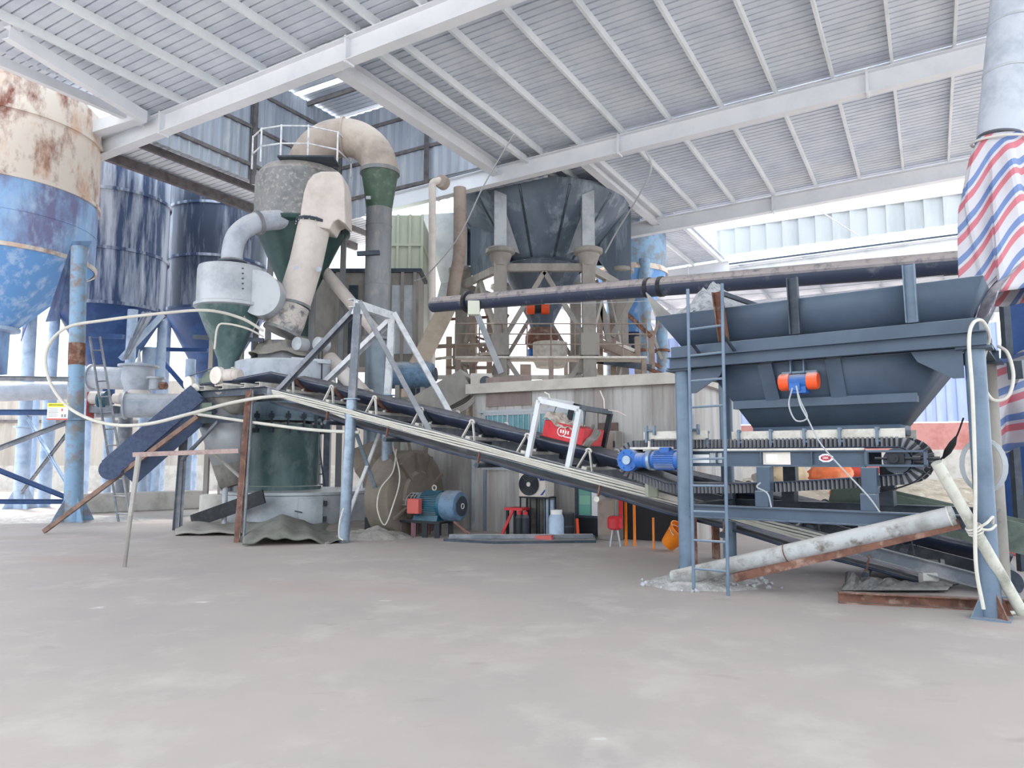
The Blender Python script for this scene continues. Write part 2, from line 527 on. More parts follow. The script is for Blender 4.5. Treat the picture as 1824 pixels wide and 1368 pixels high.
# purlins on the rafters
PS = [-1.83, -1.664, -1.50, -1.34, -1.17, -1.11, -0.97, -0.817, -0.66, -0.50, -0.342, -0.188, -0.04, 0.105, 0.26, 0.42, 0.58, 0.74]
for k in PS:
    s = k * H0
    mb = MB().chan(B(s, -3.0, zb(s) + 0.66), B(s, T1, zb(s) + 0.66), 0.07, 0.2, 0.01)
    trim(mb, M_purlin)
for k in PS:
    if k * H0 > SP + 0.2:
        s = k * H0
        dz = -0.12 if -1.2 < k < -1.14 else 0
        mb = MB().chan(B(s, T1, zb(s) + 0.66 + dz), B(s, T2, zb(s) + 0.66 + dz), 0.07 if not dz else 0.12, 0.2, 0.01)
        trim(mb, M_purlin)
for k in PS:
    if k * H0 > -13:
        s = k * H0
        trim(MB().chan(B(s, T2, zb(s) + 0.66), B(s, T3 + 0.3, zb(s) + 0.66), 0.07, 0.2, 0.01), M_purlin)
for s in (-19, -17.4, -16, -14.4, -12.9, -11.4, -9.9, -8.5):
    trim(MB().chan(B(s, T3, zb(s) + 0.66), B(s, T4, zb(s) + 0.66), 0.16 if s in (-12.9, -8.5) else 0.07, 0.2, 0.01), M_purlin)
# heavy beams framing the opening under the raised bay
trim(MB().ibeam(B(SP, T1, zb(SP) + 0.5), B(SP, T2, zb(SP) + 0.5), 0.34, 0.42, 0.02), M_steel)
trim(MB().ibeam(B(-9.2, T2, zb(-9.2) + 0.5), B(-9.2, T3, zb(-9.2) + 0.5), 0.3, 0.36, 0.02), M_steel)
s = SA
trim(MB().chan(B(s - 0.7, T1, zb(s) + 0.55), B(s - 0.7, T2 + 4, zb(s) + 0.55), 0.1, 0.22), M_girt)
trim(MB().chan(B(-2.34 * H0, T1, zb(s) + 0.5), B(-2.34 * H0, T2 + 4, zb(s) + 0.5), 0.16, 0.3), M_girt)
# eave beam and sloping edge channel over the near silo
trim(MB().chan(B(SE, 3.5, zb(SE) + 0.55), B(SE, T1, zb(SE) + 0.55), 0.16, 0.24), M_steel)
trim(MB().chan(roofpt(17, 56, 0.45), roofpt(262, 208, 0.25), 0.2, 0.3), M_steel)
trim(MB().bar(roofpt(150, 236, 0.5), roofpt(254, 204, 0.5), 0.3, 0.34), M_steel)

# raised bay: two clad walls with girts, open slot and pale sheets on top
ZT = 14.6
TB = T2 + 0.35
corr_wall('wall_left', B(SA, T1 + 0.2, 0), B(SA, TB, 0), zb(SA) + 0.45, ZT, M_clad, 0.36)
corr_wall('wall_back', B(SA, TB, 0), B(SP + 1.7, TB, 0), zb(SA) + 0.2, ZT, M_clad, 0.36)
for z in (11.3, 12.6, 13.9):
    trim(MB().chan(B(SA + 0.1, T1 + 0.2, z), B(SA + 0.1, TB, z), 0.06, 0.12), M_girt)
    trim(MB().chan(B(SA + 0.1, TB - 0.1, z), B(SP + 1.6, TB - 0.1, z), 0.06, 0.12), M_girt)
for p in (B(SA + 0.12, TB - 0.12, 0), B(SA + 0.12, T1 + 4.2, 0), B((SA + SP) / 2 + 0.6, TB - 0.12, 0)):
    trim(MB().ibeam(p + V((0, 0, zb(SA) + 0.3)), p + V((0, 0, ZT)), 0.16, 0.16), M_girt)
corr_roof('ceiling', SA - 0.3, SP + 0.6, T1 + 0.1, T2 - 2.0, z=lambda s: ZT + 0.1)
corr_roof('ceiling', SA - 0.3, SP + 0.2, T2 - 1.65, TB - 0.1, z=lambda s: ZT + 0.1, m=M_roof2)
trim(MB().chan(B(SA, T2 - 1.4, ZT - 0.1), B(SP, T2 - 1.4, ZT - 0.1), 0.08, 0.16), M_girt)
trim(MB().chan(B(SP + 0.3, T1, ZT - 0.1), B(SP + 0.3, TB, ZT - 0.1), 0.08, 0.16), M_girt)

# neighbouring shed beyond the open strip of sky
corr_wall('wall_annex', B(-9, 36.6, 0), B(14, 36.6, 0), 11.75, 13.1, M_fascia, 0.75, 0.12)
trim(MB().bar(B(-9, 36.55, 13.15), B(14, 36.55, 13.15), 0.2, 0.18), M_white)
trim(MB().bar(B(-9, 36.5, 11.6), B(14, 36.5, 11.6), 0.2, 0.16), M_white)
trim(MB().ibeam(B(-14, 36.8, 10.75), B(14, 36.8, 10.95), 0.3, 0.62), M_white)
trim(MB().bar(B(-14, 37.4, 11.45), B(14, 37.4, 11.45), 0.12, 0.16), M_dark)
for t in (44.5, 52.5):
    trim(MB().ibeam(B(-20, t, 10.6), B(22, t, 10.7), 0.3, 0.6), M_white)
for i, s in enumerate(range(-20, 22, 3)):
    trim(MB().chan(B(s, 36.8, 11.1), B(s, 60, 10.9), 0.1, 0.2), M_white)
MB().plate([B(-20, 36.8, 11.25), B(22, 36.8, 11.25), B(22, 60, 11.05), B(-20, 60, 11.05)], 0.05).struct('ceiling_annex', M_roof2)
for s in (-3.6, 1.6, 6.8):
    trim(MB().tube(B(s, 28.2, zb(s) + 0.3), B(s + 1.2, 36.4, 11.7), 0.025, 8), M_white)
trim(MB().ibeam(B(2.2, 36.3, 11.5), B(2.2, 36.3, 14.4), 0.16, 0.16), M_steel)

# back walls on the right: concrete foot, faded red band, blue sheeting
PA, PB = at(1100, 700, 37.5), at(1790, 700, 32.0)
PA.z = PB.z = 0
corr_wall('wall_right', PA, PB, 3.2, 7.6, M_bluewall, 0.42, 0.06)
d = (PB - PA).normalized(); nn = V((d.y, -d.x, 0))
MB().hexa([PA, PB, PB - nn * 0.2, PA - nn * 0.2], [p + V((0, 0, 1.95)) for p in (PA, PB, PB - nn * 0.2, PA - nn * 0.2)]).struct('wall_foot', M_conc)
up = [p + V((0, 0, 1.95)) for p in (PA, PB, PB - nn * 0.18, PA - nn * 0.18)]
MB().hexa(up, [p + V((0, 0, 1.2)) for p in up]).struct('wall_band', M_pink)
# wall and kerb behind the silos on the left
PA, PB = V((-32, 36, 0)), V((-6.5, 38, 0))
corr_wall('wall_yard', PA, PB, 1.2, 5.5, M_yard, 0.5, 0.08)
d = (PB - PA).normalized(); nn = V((d.y, -d.x, 0))
MB().hexa([PA, PB, PB - nn * 0.25, PA - nn * 0.25], [p + V((0, 0, 1.2)) for p in (PA, PB, PB - nn * 0.25, PA - nn * 0.25)]).struct('wall_yard_foot', M_conc)
trim(MB().bar(PA + V((0, -.1, 3.4)), PB + V((0, -.1, 3.4)), 0.1, 0.14), M_girt)
a, b = fl(120, 915), fl(360, 905)
MB().bar(a + V((0, 0, 0.28)), b + V((0, 0, 0.28)), 0.6, 0.56).struct('trim_kerb', M_conc, bevel=0.03)
# ---------------------------------------------------------------- feed hopper, its stand and belt feeder (right)
e1 = V((0.798, -0.603, 0)); e2 = V((0.603, 0.798, 0))
HO = V((2.22, 9.45, 0))
HF = basis(HO, e1, e2, V((0, 0, 1)))
def hf(x, y, z):
    return HF @ V((x, y, z))
LEN, WID = 3.234, 1.5

st = thing('hopper_stand', 'slate blue steel frame on round columns carrying the large feed hopper', 'steel frame', hf(LEN / 2, WID / 2, 0))
for x, y, m in ((0, 0, M_slate2), (LEN, 0, M_slate2), (0, WID, M_slate2), (LEN, WID, M_colgrey)):
    c = MB(HF).tube((x, y, 0), (x, y, 2.73), 0.095, 24).build('column', m, st)
    MB(HF).box((x - .17, y - .17, 0), (x + .17, y + .17, .02)).build('base_plate', M_slate2, c)
    MB(HF).box((x - .16, y - .15, 2.71), (x + .16, y + .15, 2.735)).build('cap_plate', M_slate, c)
    if y == 0:
        for a in ((-1, -1), (1, -1), (1, 1), (-1, 1)):
            v = V((a[0], a[1], 0)).normalized()
            p = V((x, y, 0.02)) + v * 0.07
            MB(HF).plate([p, p + v * .15, p + V((0, 0, .27))], .014).build('gusset', M_slate2 if a[0] < 0 else M_rust, c)
MB(HF).chan((-.12, -.11, 2.81), (LEN + .12, -.11, 2.81), .1, .15, .012, flip=-1).build('top_beam', M_slate, st)
MB(HF).chan((-.12, WID + .11, 2.81), (LEN + .12, WID + .11, 2.81), .1, .15, .012).build('top_beam', M_slate, st)
for x in (-.05, LEN + .05):
    MB(HF).ibeam((x, -.1, 2.81), (x, WID + .1, 2.81), .1, .15).build('cross_beam', M_slate, st)
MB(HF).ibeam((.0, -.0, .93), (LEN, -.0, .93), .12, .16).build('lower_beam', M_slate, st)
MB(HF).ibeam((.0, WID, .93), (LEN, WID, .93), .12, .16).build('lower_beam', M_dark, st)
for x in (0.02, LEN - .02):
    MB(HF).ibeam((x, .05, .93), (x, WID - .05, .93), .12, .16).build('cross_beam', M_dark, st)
for x, d in ((.1, 1), (LEN - .1, -1)):
    MB(HF).plate([(x, -.05, 2.73), (x + d * .48, -.05, 2.73), (x + d * .42, -.05, 2.62), (x + d * .1, -.05, 2.42), (x, -.05, 2.42)], .02).build('corner_gusset', M_slate, st)
for x in (.98, 2.15):
    for y in (.08, 1.12):
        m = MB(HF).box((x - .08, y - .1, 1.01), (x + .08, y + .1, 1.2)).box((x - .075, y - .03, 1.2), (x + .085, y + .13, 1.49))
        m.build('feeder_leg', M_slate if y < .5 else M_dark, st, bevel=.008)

hp = thing('feed_hopper', 'slate blue steel feed hopper with flared bin above tapered funnel', 'hopper', hf(LEN / 2, WID / 2, 2.735))
# tapered funnel below the rim: outside shell
def ring(x0, x1, y0, y1, z):
    return [(x0, y0, z), (x1, y0, z), (x1, y1, z), (x0, y1, z)]
tb = [ring(.78, 2.44, .4, 1.05, 1.86), ring(.78, 2.44, .36, 1.1, 1.98), ring(.33, 2.98, .02, 1.48, 2.74)]
mb = MB(HF)
for a, b in zip(tb[:-1], tb[1:]):
    mb.add(a + b, [(i, (i + 1) % 4, 4 + (i + 1) % 4, 4 + i) for i in range(4)])
mb.build('funnel', M_slate, hp, solid=.012)
def face(x, z):                               # point on the sloping front of the funnel
    k = (z - 1.98) / .76
    return V((x, .36 - .34 * k - .012, z))
mb = MB(HF).sweep([(-.06, -.05), (.06, -.05), (.06, .05), (-.06, .05)], face(.60, 2.26), face(2.66, 2.26), up=(0, 0, 1))
mb.build('stiffener', M_slate, hp)
for x in (1.10, 1.86):
    p, q = face(x, 2.31), face(x - .03 + .02 * (x > 1.5), 2.74)
    MB(HF).sweep([(-.085, -.04), (.085, -.04), (.085, .04), (-.085, .04)], p, q, up=(0, -1, 0)).build('stiffener', M_slate, hp)
# bolted skirt under the funnel
mb = MB(HF)
mb.box((.52, .30, 1.82), (2.5, .33, 1.93)).box((.52, 1.1, 1.82), (2.5, 1.13, 1.93))
mb.build('rubber_skirt', M_dusty, hp)
for i, x in enumerate((-.58, .2, .62, 1.02, 1.42, 1.82, 2.22)):
    MB(HF).box((x - .015, .26, 1.74), (x + .015, .31, 1.95)).tube((x - .02, .28, 1.93), (x + .03, .28, 1.93), .016, 8).tube((x - .02, .28, 1.79), (x + .04, .28, 1.79), .016, 8).build('skirt_clamp', M_slate2, hp)
# rim girder
mb = MB(HF).box((-.1, -.12, 2.89), (LEN + .06, -.06, 3.03)).box((-.1, WID + .06, 2.89), (LEN + .06, WID + .12, 3.03))
mb.box((-.1, -.06, 2.89), (-.04, WID + .06, 3.03)).box((LEN, -.06, 2.89), (LEN + .06, WID + .06, 3.03))
mb.build('rim_girder', M_slate, hp, bevel=.006)
# flared bin on top
a = ring(.02, LEN - .05, -.02, WID - .02, 3.03)
b = ring(-.30, LEN + .12, -.12, WID + .25, 3.46)
MB(HF).add(a + b, [(i, (i + 1) % 4, 4 + (i + 1) % 4, 4 + i) for i in range(4)]).build('bin_wall', M_slate, hp, solid=.014)
MB(HF).plate([(-.30, -.12, 3.46), (-.62, .25, 3.9), (-.42, .9, 3.55), (-.30, .5, 3.46)], .012).build('wing_plate', M_colgrey, hp)
for x, z, dx, m in ((.63, 3.66, -.05, M_rust), (1.49, 3.70, 0, M_dark), (2.70, 3.66, 0, M_slate2)):
    MB(HF).chan((x, -.13, 3.04), (x + dx, -.18, z), .07, .12, .012, up=(1, 0, 0)).build('bin_post', m, hp)
MB(HF).bar((.62, -.14, 3.64), (1.2, .7, 3.4), .05).build('bin_brace', M_dark, hp)
# vibrator motor on the front of the funnel
vm = MB(HF)
c = face(1.47, 2.49) + V((0, -.15, 0))
vm.lathe([(.085, -.17), (.088, -.1), (.09, 0), (.088, .1), (.085, .17)], c, 24, (1, 0, 0)).box((c.x - .09, c.y - .06, c.z - .14), (c.x + .09, c.y + .12, c.z - .06))
vb = vm.build('vibrator_motor', M_motorblue, hp)
for s in (-1, 1):
    MB(HF).lathe([(.1, .0), (.103, .02), (.103, .1), (.09, .12)], c + V((s * .1, 0, 0)), 24, (s, 0, 0)).build('end_cap', M_orangered, vb)
MB(HF).box((c.x - .2, c.y + .02, c.z + .1), (c.x + .2, c.y + .2, c.z + .125)).box((c.x - .1, c.y + .0, c.z + .1), (c.x - .085, c.y + .15, c.z + .26)).box((c.x + .05, c.y, c.z + .1), (c.x + .065, c.y + .15, c.z + .26)).build('motor_bracket', M_slate2, vb)
MB(HF).box((c.x - .09, c.y - .09, c.z - .11), (c.x + .03, c.y - .06, c.z - .02)).build('terminal_box', M_motorblue, vb)

# crushed stone filling the bin
def heap(u, v):
    x, y = -.24 + (LEN + .3) * u, -.08 + (WID + .28) * v
    z = 3.36 + .62 * max(0, 1 - abs(u - .13) / .15) * math.sin(PI * min(1, .02 + v * .95)) ** .55 + .06 * noise.noise(V((x * 7, y * 7, 1))) + .03 * noise.noise(V((x * 22, y * 22, 5)))
    return (x, y, z)
hs = MB(HF).grid(110, 50, heap)
hs.f = [q[::-1] for q in hs.f]
hs.solo('crushed_stone', M_rock, 'heap of pale crushed stone filling the top of the slate blue hopper', 'stone', loc=hf(.5, .7, 3.2), kind='stuff')

# ---- belt feeder with corrugated side walls
fd = thing('belt_feeder', 'horizontal belt feeder with black corrugated side walls under the slate blue hopper', 'belt feeder', hf(1.0, .6, 1.5))
FX0, FX1, ZD, RD = -.86, 2.42, 1.565, .155
FY0, FY1 = .22, 1.12
mb = MB(HF)
mb.box((FX0 + .5, FY0 + .0, 1.50), (2.1, FY0 + .02, 1.67)).box((FX0 + .5, FY0 - .06, 1.67), (2.1, FY0 + .03, 1.69)).box((FX0 + .5, FY0 - .06, 1.49), (2.1, FY0 + .03, 1.51))
for x in (.35, .92, 1.52, 2.1):
    mb.plate([(x, FY0 - .055, 1.52), (x + .012, FY0 - .055, 1.52), (x + .012, FY0, 1.52), (x, FY0, 1.52)], .15)
mb.build('side_frame', M_slate, fd)
MB(HF).box((FX0 + .5, FY1, 1.49), (2.1, FY1 + .03, 1.69)).build('side_frame', M_slate, fd)
MB(HF).box((FX0 + .2, FY0 - .075, 1.685), (2.1, FY0 - .02, 1.71)).build('belt_edge_strip', M_dusty, fd)
mb = MB(HF)
for z in (1.51, 1.67):
    mb.box((2.1, FY0 - .06, z - .012), (2.72, FY0 + .03, z + .012))
mb.box((2.1, FY0 - .06, 1.5), (2.13, FY0 + .03, 1.68)).box((2.69, FY0 - .06, 1.5), (2.72, FY0 + .03, 1.68))
mb.build('take_up_frame', M_slate, fd)
mb = MB(HF).tube((2.2, FY0 - .02, 1.59), (2.84, FY0 - .02, 1.59), .014, 10).box((2.33, FY0 - .05, 1.54), (2.5, FY0, 1.64)).tube((2.58, FY0 - .02, 1.59), (2.66, FY0 - .02, 1.59), .03, 10).tube((2.78, FY0 - .02, 1.59), (2.84, FY0 - .02, 1.59), .025, 6)
mb.lathe([(.05, 0), (.05, .03), (.02, .03), (.02, .04)], (2.4, FY0 - .05, 1.59), 20, (0, -1, 0))
mb.build('take_up_bearing', M_black2, fd)
# flat belt loop
def loop(n=220):
    """points along the belt with outward normal (x, z, nx, nz), starting top left going right"""
    out = []
    for i in range(70):
        k = i / 69; out.append((FX0 + (FX1 - FX0) * k, ZD + RD, 0, 1))
    for i in range(1, 20):
        a = PI / 2 - PI * i / 20; out.append((FX1 + RD * math.cos(a), ZD + RD * math.sin(a), math.cos(a), math.sin(a)))
    for i in range(70):
        k = i / 69
        x = FX1 + (FX0 - FX1) * k
        sag = .16 * math.sin(PI * min(1, k * 1.25) / 2) * (1 if k < .85 else max(0, (1 - k) / .15))
        out.append((x, ZD - RD - sag, 0.02, -1))
    for i in range(1, 20):
        a = -PI / 2 - PI * i / 20; out.append((FX0 + RD * math.cos(a), ZD + RD * math.sin(a), math.cos(a), math.sin(a)))
    return out
lp = loop()
n = len(lp)
vs = []
for x, z, nx, nz in lp:
    vs += [(x, FY0 + .03, z), (x, FY1 - .03, z)]
MB(HF).add(vs, [(2 * i, 2 * ((i + 1) % n), 2 * ((i + 1) % n) + 1, 2 * i + 1) for i in range(n)]).build('belt', M_belt, fd, solid=.014)
M_ribs = mat('dusty black sidewall rubber', '2a2d33', 0.6, dirt='3c4047', scale=5, dust=0.5)
M_ridge = mat('dust whitened rubber ridge', '9a9aa0', 0.8)
# corrugated side walls: a wavy ribbon standing on the belt
def resample(lp, step):
    P = [V((a, b)) for a, b, _, _ in lp] + [V((lp[0][0], lp[0][1]))]
    N = [V((c, d)) for _, _, c, d in lp] + [V((lp[0][2], lp[0][3]))]
    out, acc = [], 0.0
    for i in range(len(P) - 1):
        L = (P[i + 1] - P[i]).length
        while acc <= L and L > 1e-6:
            k = acc / L
            out.append((P[i].lerp(P[i + 1], k), N[i].lerp(N[i + 1], k).normalized()))
            acc += step
        acc -= L
    return out
rs = resample(lp, .0125)
for y in (FY0 + .055, FY1 - .055):
    vs = []
    for i, (p, nrm) in enumerate(rs):
        w = (.03, .03, -.034, .03)[i % 4] if y < .6 else (-.03, -.03, .034, -.03)[i % 4]
        for h in (.0, .115):
            vs.append((p.x + nrm.x * h, y + w, p.y + nrm.y * h))
    m = len(rs)
    cw = MB(HF).add(vs, [(2 * i, 2 * ((i + 1) % m), 2 * ((i + 1) % m) + 1, 2 * i + 1) for i in range(m)]).build('corrugated_wall', M_ribs, fd, smooth=0, solid=.006)
    cw.data.materials.append(M_ridge)
    for q in cw.data.polygons:
        if q.index % 4 in (1, 2): q.material_index = 1
for x, nm in ((FX0, 'drive_drum'), (FX1, 'tail_drum')):
    MB(HF).tube((x, FY0, ZD), (x, FY1, ZD), RD - .012, 28).build(nm, M_dark, fd)
for x in (.1, .55, 1.1, 1.6):
    MB(HF).tube((x, FY0 + .02, ZD + RD - .035), (x, FY1 - .02, ZD + RD - .035), .026, 12).build('idler_roller', M_rust, fd)
# gear motor at the discharge end
gm = MB(HF)
gm.lathe([(.04, 0), (.15, 0), (.155, .03), (.155, .1), (.13, .13)], (FX0 + .02, FY0 - .2, ZD), 28, (0, 1, 0))
g = gm.build('gearmotor', M_motorblue, fd)
MB(HF).lathe([(.06, 0), (.06, .02), (.03, .03)], (FX0 + .02, FY0 - .225, ZD), 20, (0, 1, 0)).build('shaft_cap', M_galv, g)
for i in range(6):
    a = 2 * PI * i / 6
    MB(HF).tube((FX0 + .02 + .115 * math.cos(a), FY0 - .215, ZD + .115 * math.sin(a)), (FX0 + .02 + .115 * math.cos(a), FY0 - .195, ZD + .115 * math.sin(a)), .013, 6).build('cover_bolt', M_motorblue, g)
MB(HF).lathe([(.1, 0), (.1, .12), (.12, .14), (.12, .2), (.1, .22), (.115, .24), (.115, .27)], (FX0 + .15, FY0 - .14, ZD), 24, (1, 0, 0)).build('gear_neck', M_motorblue, g)
MB(HF).lathe([(.135, 0), (.135, .04)], (FX0 + .33, FY0 - .14, ZD), 24, (1, 0, 0)).build('flange', M_galv, g)
mb = MB(HF).lathe([(.11, 0), (.11, .3), (.118, .3), (.118, .4), (.09, .43)], (FX0 + .42, FY0 - .14, ZD), 24, (1, 0, 0))
for i in range(28):
    a = 2 * PI * i / 28
    v = V((0, math.cos(a), math.sin(a)))
    c0 = V((FX0 + .43, FY0 - .14, ZD)) + v * .12
    mb.bar(c0, c0 + V((.28, 0, 0)), .005, .022, up=v)
mb.build('motor_body', M_motorblue, g)
MB(HF).box((FX0 + .5, FY0 - .2, ZD + .1), (FX0 + .64, FY0 - .08, ZD + .17)).build('terminal_box', M_motorblue, g, bevel=.006)
MB(HF).bar((FX0 + .02, FY0 - .1, ZD + .16), (FX0 + .66, FY0 - .1, ZD + .16), .03, .03).bar((FX0 + .3, FY0 - .08, ZD + .15), (FX0 + .3, FY0 - .08, ZD + .26), .03, .03).build('torque_arm', M_dusty, fd)
MB(HF).box((-.66, FY0 - .05, ZD + RD + .13), (.25, FY0 - .02, ZD + RD + .23)).build('dust_skirt', M_dusty, fd)
for x in (-.6, .02):
    MB(HF).box((x - .015, FY0 - .1, 1.8), (x + .015, FY0 - .05, 2.03)).box((x + .1, FY0 - .1, 1.9), (x + .13, FY0 - .05, 2.03)).tube((x - .02, FY0 - .08, 1.96), (x + .14, FY0 - .08, 1.96), .016, 8).build('skirt_clamp', M_slate2, fd)
# notice sheets stuck on the feeder frame
MB(HF).box((.94, FY0 - .012, 1.515), (1.27, FY0 - .004, 1.665)).build('paper_notice', M_acwhite, fd)
MB(HF).box((.98, FY0 - .016, 1.54), (1.12, FY0 - .012, 1.64)).build('pasted_sheet', M_whitep, fd)
MB(HF).box((.02, FY0 - .012, 1.53), (.25, FY0 - .004, 1.64)).build('paper_notice', M_whitep, fd)
MB(HF).box((.26, FY0 - .012, 1.53), (.42, FY0 - .004, 1.66)).build('paper_notice', M_palegrey, fd)
c = V((1.675, FY0 - .004, 1.595))
oct_ = [(c.x + .085 * math.cos(a), c.y, c.z + .052 * math.sin(a)) for a in [PI / 8 + i * PI / 4 for i in range(8)]]
s = MB(HF).plate(oct_[::-1], -.006).build('maker_sticker', M_whitep, fd)
MB(HF).plate([(c.x + .058 * math.cos(2 * PI * i / 24), c.y - .008, c.z + .03 * math.sin(2 * PI * i / 24)) for i in range(24)], .004).build('red_oval', mat('red label', 'b5203e', 0.5), s)
text('lettering', 'SBK', .042, M_whitep, s, basis(hf(c.x, c.y - .014, c.z), e1, V((0, 0, 1)), -e2), .001)

# ladder leaning on the hopper
lb0, lb1 = fl(1236, 1054), fl(1297, 1061)
lt0, lt1 = at(1225, 515, 8.95), at(1286, 505, 8.72)
ld = thing('steel_ladder', 'slate blue steel ladder standing against the left end of the feed hopper', 'ladder', (lb0 + lb1) / 2)
for p, q in ((lb0, lt0), (lb1, lt1)):
    MB().tube(p + V((0, 0, 0)), q, .021, 12).build('rail', M_slate2, ld)
for py in (590, 638, 684, 731, 823, 870, 915, 965, 1014):
    k = (py - 1054) / (515 - 1054)
    # same height fraction along both rails
    MB().tube(lb0.lerp(lt0, k), lb1.lerp(lt1, k), .015, 10).build('rung', M_slate2, ld)
for k in (.83,):
    MB().bar(lb0.lerp(lt0, k), hf(.3, -.12, 2.9), .03).build('wall_tie', M_dark, ld)
    MB().bar(lb1.lerp(lt1, k), hf(.75, -.12, 2.9), .03).build('wall_tie', M_dark, ld)

# hose, cables and rope round the right column
hz = thing('water_hose', 'pale hose hung over the near right hopper column and down to the floor', 'hose', hf(LEN, -.2, 0))
pts = [at(1752, 1085, 7.3), at(1738, 1000, 7.3), at(1737, 850, 7.28), at(1732, 700, 7.26), at(1726, 610, 7.24), at(1733, 576, 7.24), at(1750, 572, 7.3), at(1762, 600, 7.45), at(1752, 640, 7.6), at(1750, 680, 7.65), at(1768, 712, 7.65), at(1795, 706, 7.6), at(1805, 670, 7.6), at(1795, 630, 7.65), at(1778, 616, 7.75)]
MB().path(spline(pts, 6), .018, 10).build('hose_run', M_hose, hz)
pts = [fl(1752, 1082) + V((0, 0, .03)), fl(1775, 1092) + V((0, 0, .025)), fl(1806, 1096) + V((0, 0, .025)), fl(1860, 1086) + V((0, 0, .025))]
MB().path(spline(pts, 6), .02, 10).build('floor_run', M_hose, hz)
cl = MB()
for k in range(6):
    c = hf(LEN, .13 + .006 * k, 1.52)
    cl.path([c + e1 * (math.cos(a) * (.17 + .008 * k)) + V((0, 0, math.sin(a) * (.26 + .012 * (k % 3)))) for a in [2 * PI * i / 24 for i in range(25)]], .006, 6)
cl.solo('wire_coil', M_cable, 'coil of thin pale wire looped round the near right hopper column', 'wire')
pts = [c + V((0, 0, 0)) for c in (hf(1.44, -.2, 2.4), hf(1.43, -.32, 2.2), hf(1.5, -.32, 2.02), hf(1.62, -.3, 2.05), hf(1.55, -.3, 2.25), hf(1.5, -.25, 2.42))]
cb = thing('motor_cable', 'thin grey cable hanging from the orange capped vibrator motor', 'cable', hf(1.5, -.3, 1.6))
MB().path(spline(pts, 6), .009, 6).build('cable_loop', M_cable, cb)
pts = [hf(1.5, -.25, 2.42), hf(1.56, -.34, 2.2), hf(1.64, -.34, 2.02), hf(1.76, -.32, 1.75), hf(1.95, -.3, 1.5), hf(2.2, -.28, 1.2), hf(2.3, -.2, 1.02)]
MB().path(spline(pts, 6), .009, 6).build('cable_drop', M_cable, cb)
pts = [at(1655, 838, 8.4), at(1630, 858, 8.2), at(1580, 874, 8.3), at(1550, 873, 8.5), at(1535, 868, 8.6)]
pts = [at(1716, 745, 7.7), at(1705, 775, 7.9), at(1690, 802, 8.1), at(1672, 822, 8.3)] + pts
ec = thing('extension_cable', 'black cable drooping from the hopper column to the feeder with taped joint', 'cable', at(1600, 870, 8.3))
MB().path(spline(pts, 6), .010, 6).build('cable_run', M_blackcable, ec)
MB().path([at(1703, 778, 7.92), at(1697, 790, 7.98), at(1688, 804, 8.1), at(1680, 816, 8.2)], .03, 10, [.012, .035, .038, .012]).build('taped_joint', M_blackcable, ec)
pts = [hf(1.0, -.1, 1.3), hf(.98, -.16, 1.25), hf(1.1, -.16, 1.18), hf(1.14, -.16, 1.02)]
MB().path(spline(pts, 6), .009, 6).solo('leg_cable', M_cable, 'short grey cable end hanging on the left feeder leg', 'cable')

# dirty pipe lying from the floor up to the right column, its steel channel, and a loose pale pipe
p0, p1 = fl(1200, 1043) + V((0, 0, .09)), at(1700, 918, 7.55)
pp = thing('sloping_pipe', 'mud stained thick grey pipe sloping from the powder heap up to the hopper column', 'pipe', p0)
MB().tube(p0, p1, .098, 24).build('pipe_wall', M_dirtypipe, pp)
for k in (.45, .985):
    q = p0.lerp(p1, k)
    d_ = (p1 - p0).normalized()
    MB().tube(q, q + d_ * .012, .103, 24).build('pipe_band', M_rust if k < .9 else M_dusty, pp)
a0, a1 = p0.lerp(p1, .25) + V((0.02, -.02, -.2)), p1 + V((.05, -.03, -.13))
MB().chan(a0, a1, .1, .07, .01, up=(0, -1, .2), flip=1).solo('rusty_channel', M_rust, 'long rusty steel channel lying under the sloping mud stained pipe', 'steel channel')
q0, q1 = at(1668, 824, 7.32), fl(1822, 1103) + V((0, 0, .06))
lp_ = thing('loose_pipe', 'pale dirty plastic pipe leaning against the near right hopper column', 'pipe', q1)
MB().path([q0, q1], .055, 18).build('pipe_wall', M_pvc, lp_)
q = q0.lerp(q1, .44)
d_ = (q1 - q0).normalized()
x_, y_ = frame(d_)
rp = MB()
for j in range(3):
    rp.path([q + d_ * (.03 * j - .02) + x_ * (.066 * math.cos(a)) + y_ * (.066 * math.sin(a)) for a in [2 * PI * i / 16 for i in range(17)]], .012, 6)
rp.path(spline([q + V((.02, -.06, .02)), q + V((.07, -.1, .07)), q + V((.16, -.05, .12)), q + V((.2, .02, .05))], 5), .014, 6)
rp.path(spline([q + V((.02, -.06, .0)), q + V((.1, -.09, -.0)), q + V((.19, -.04, .04))], 5), .014, 6)
rp.solo('tied_rope', M_hose, 'pale rope tying the loose plastic pipe to the hopper column', 'rope')

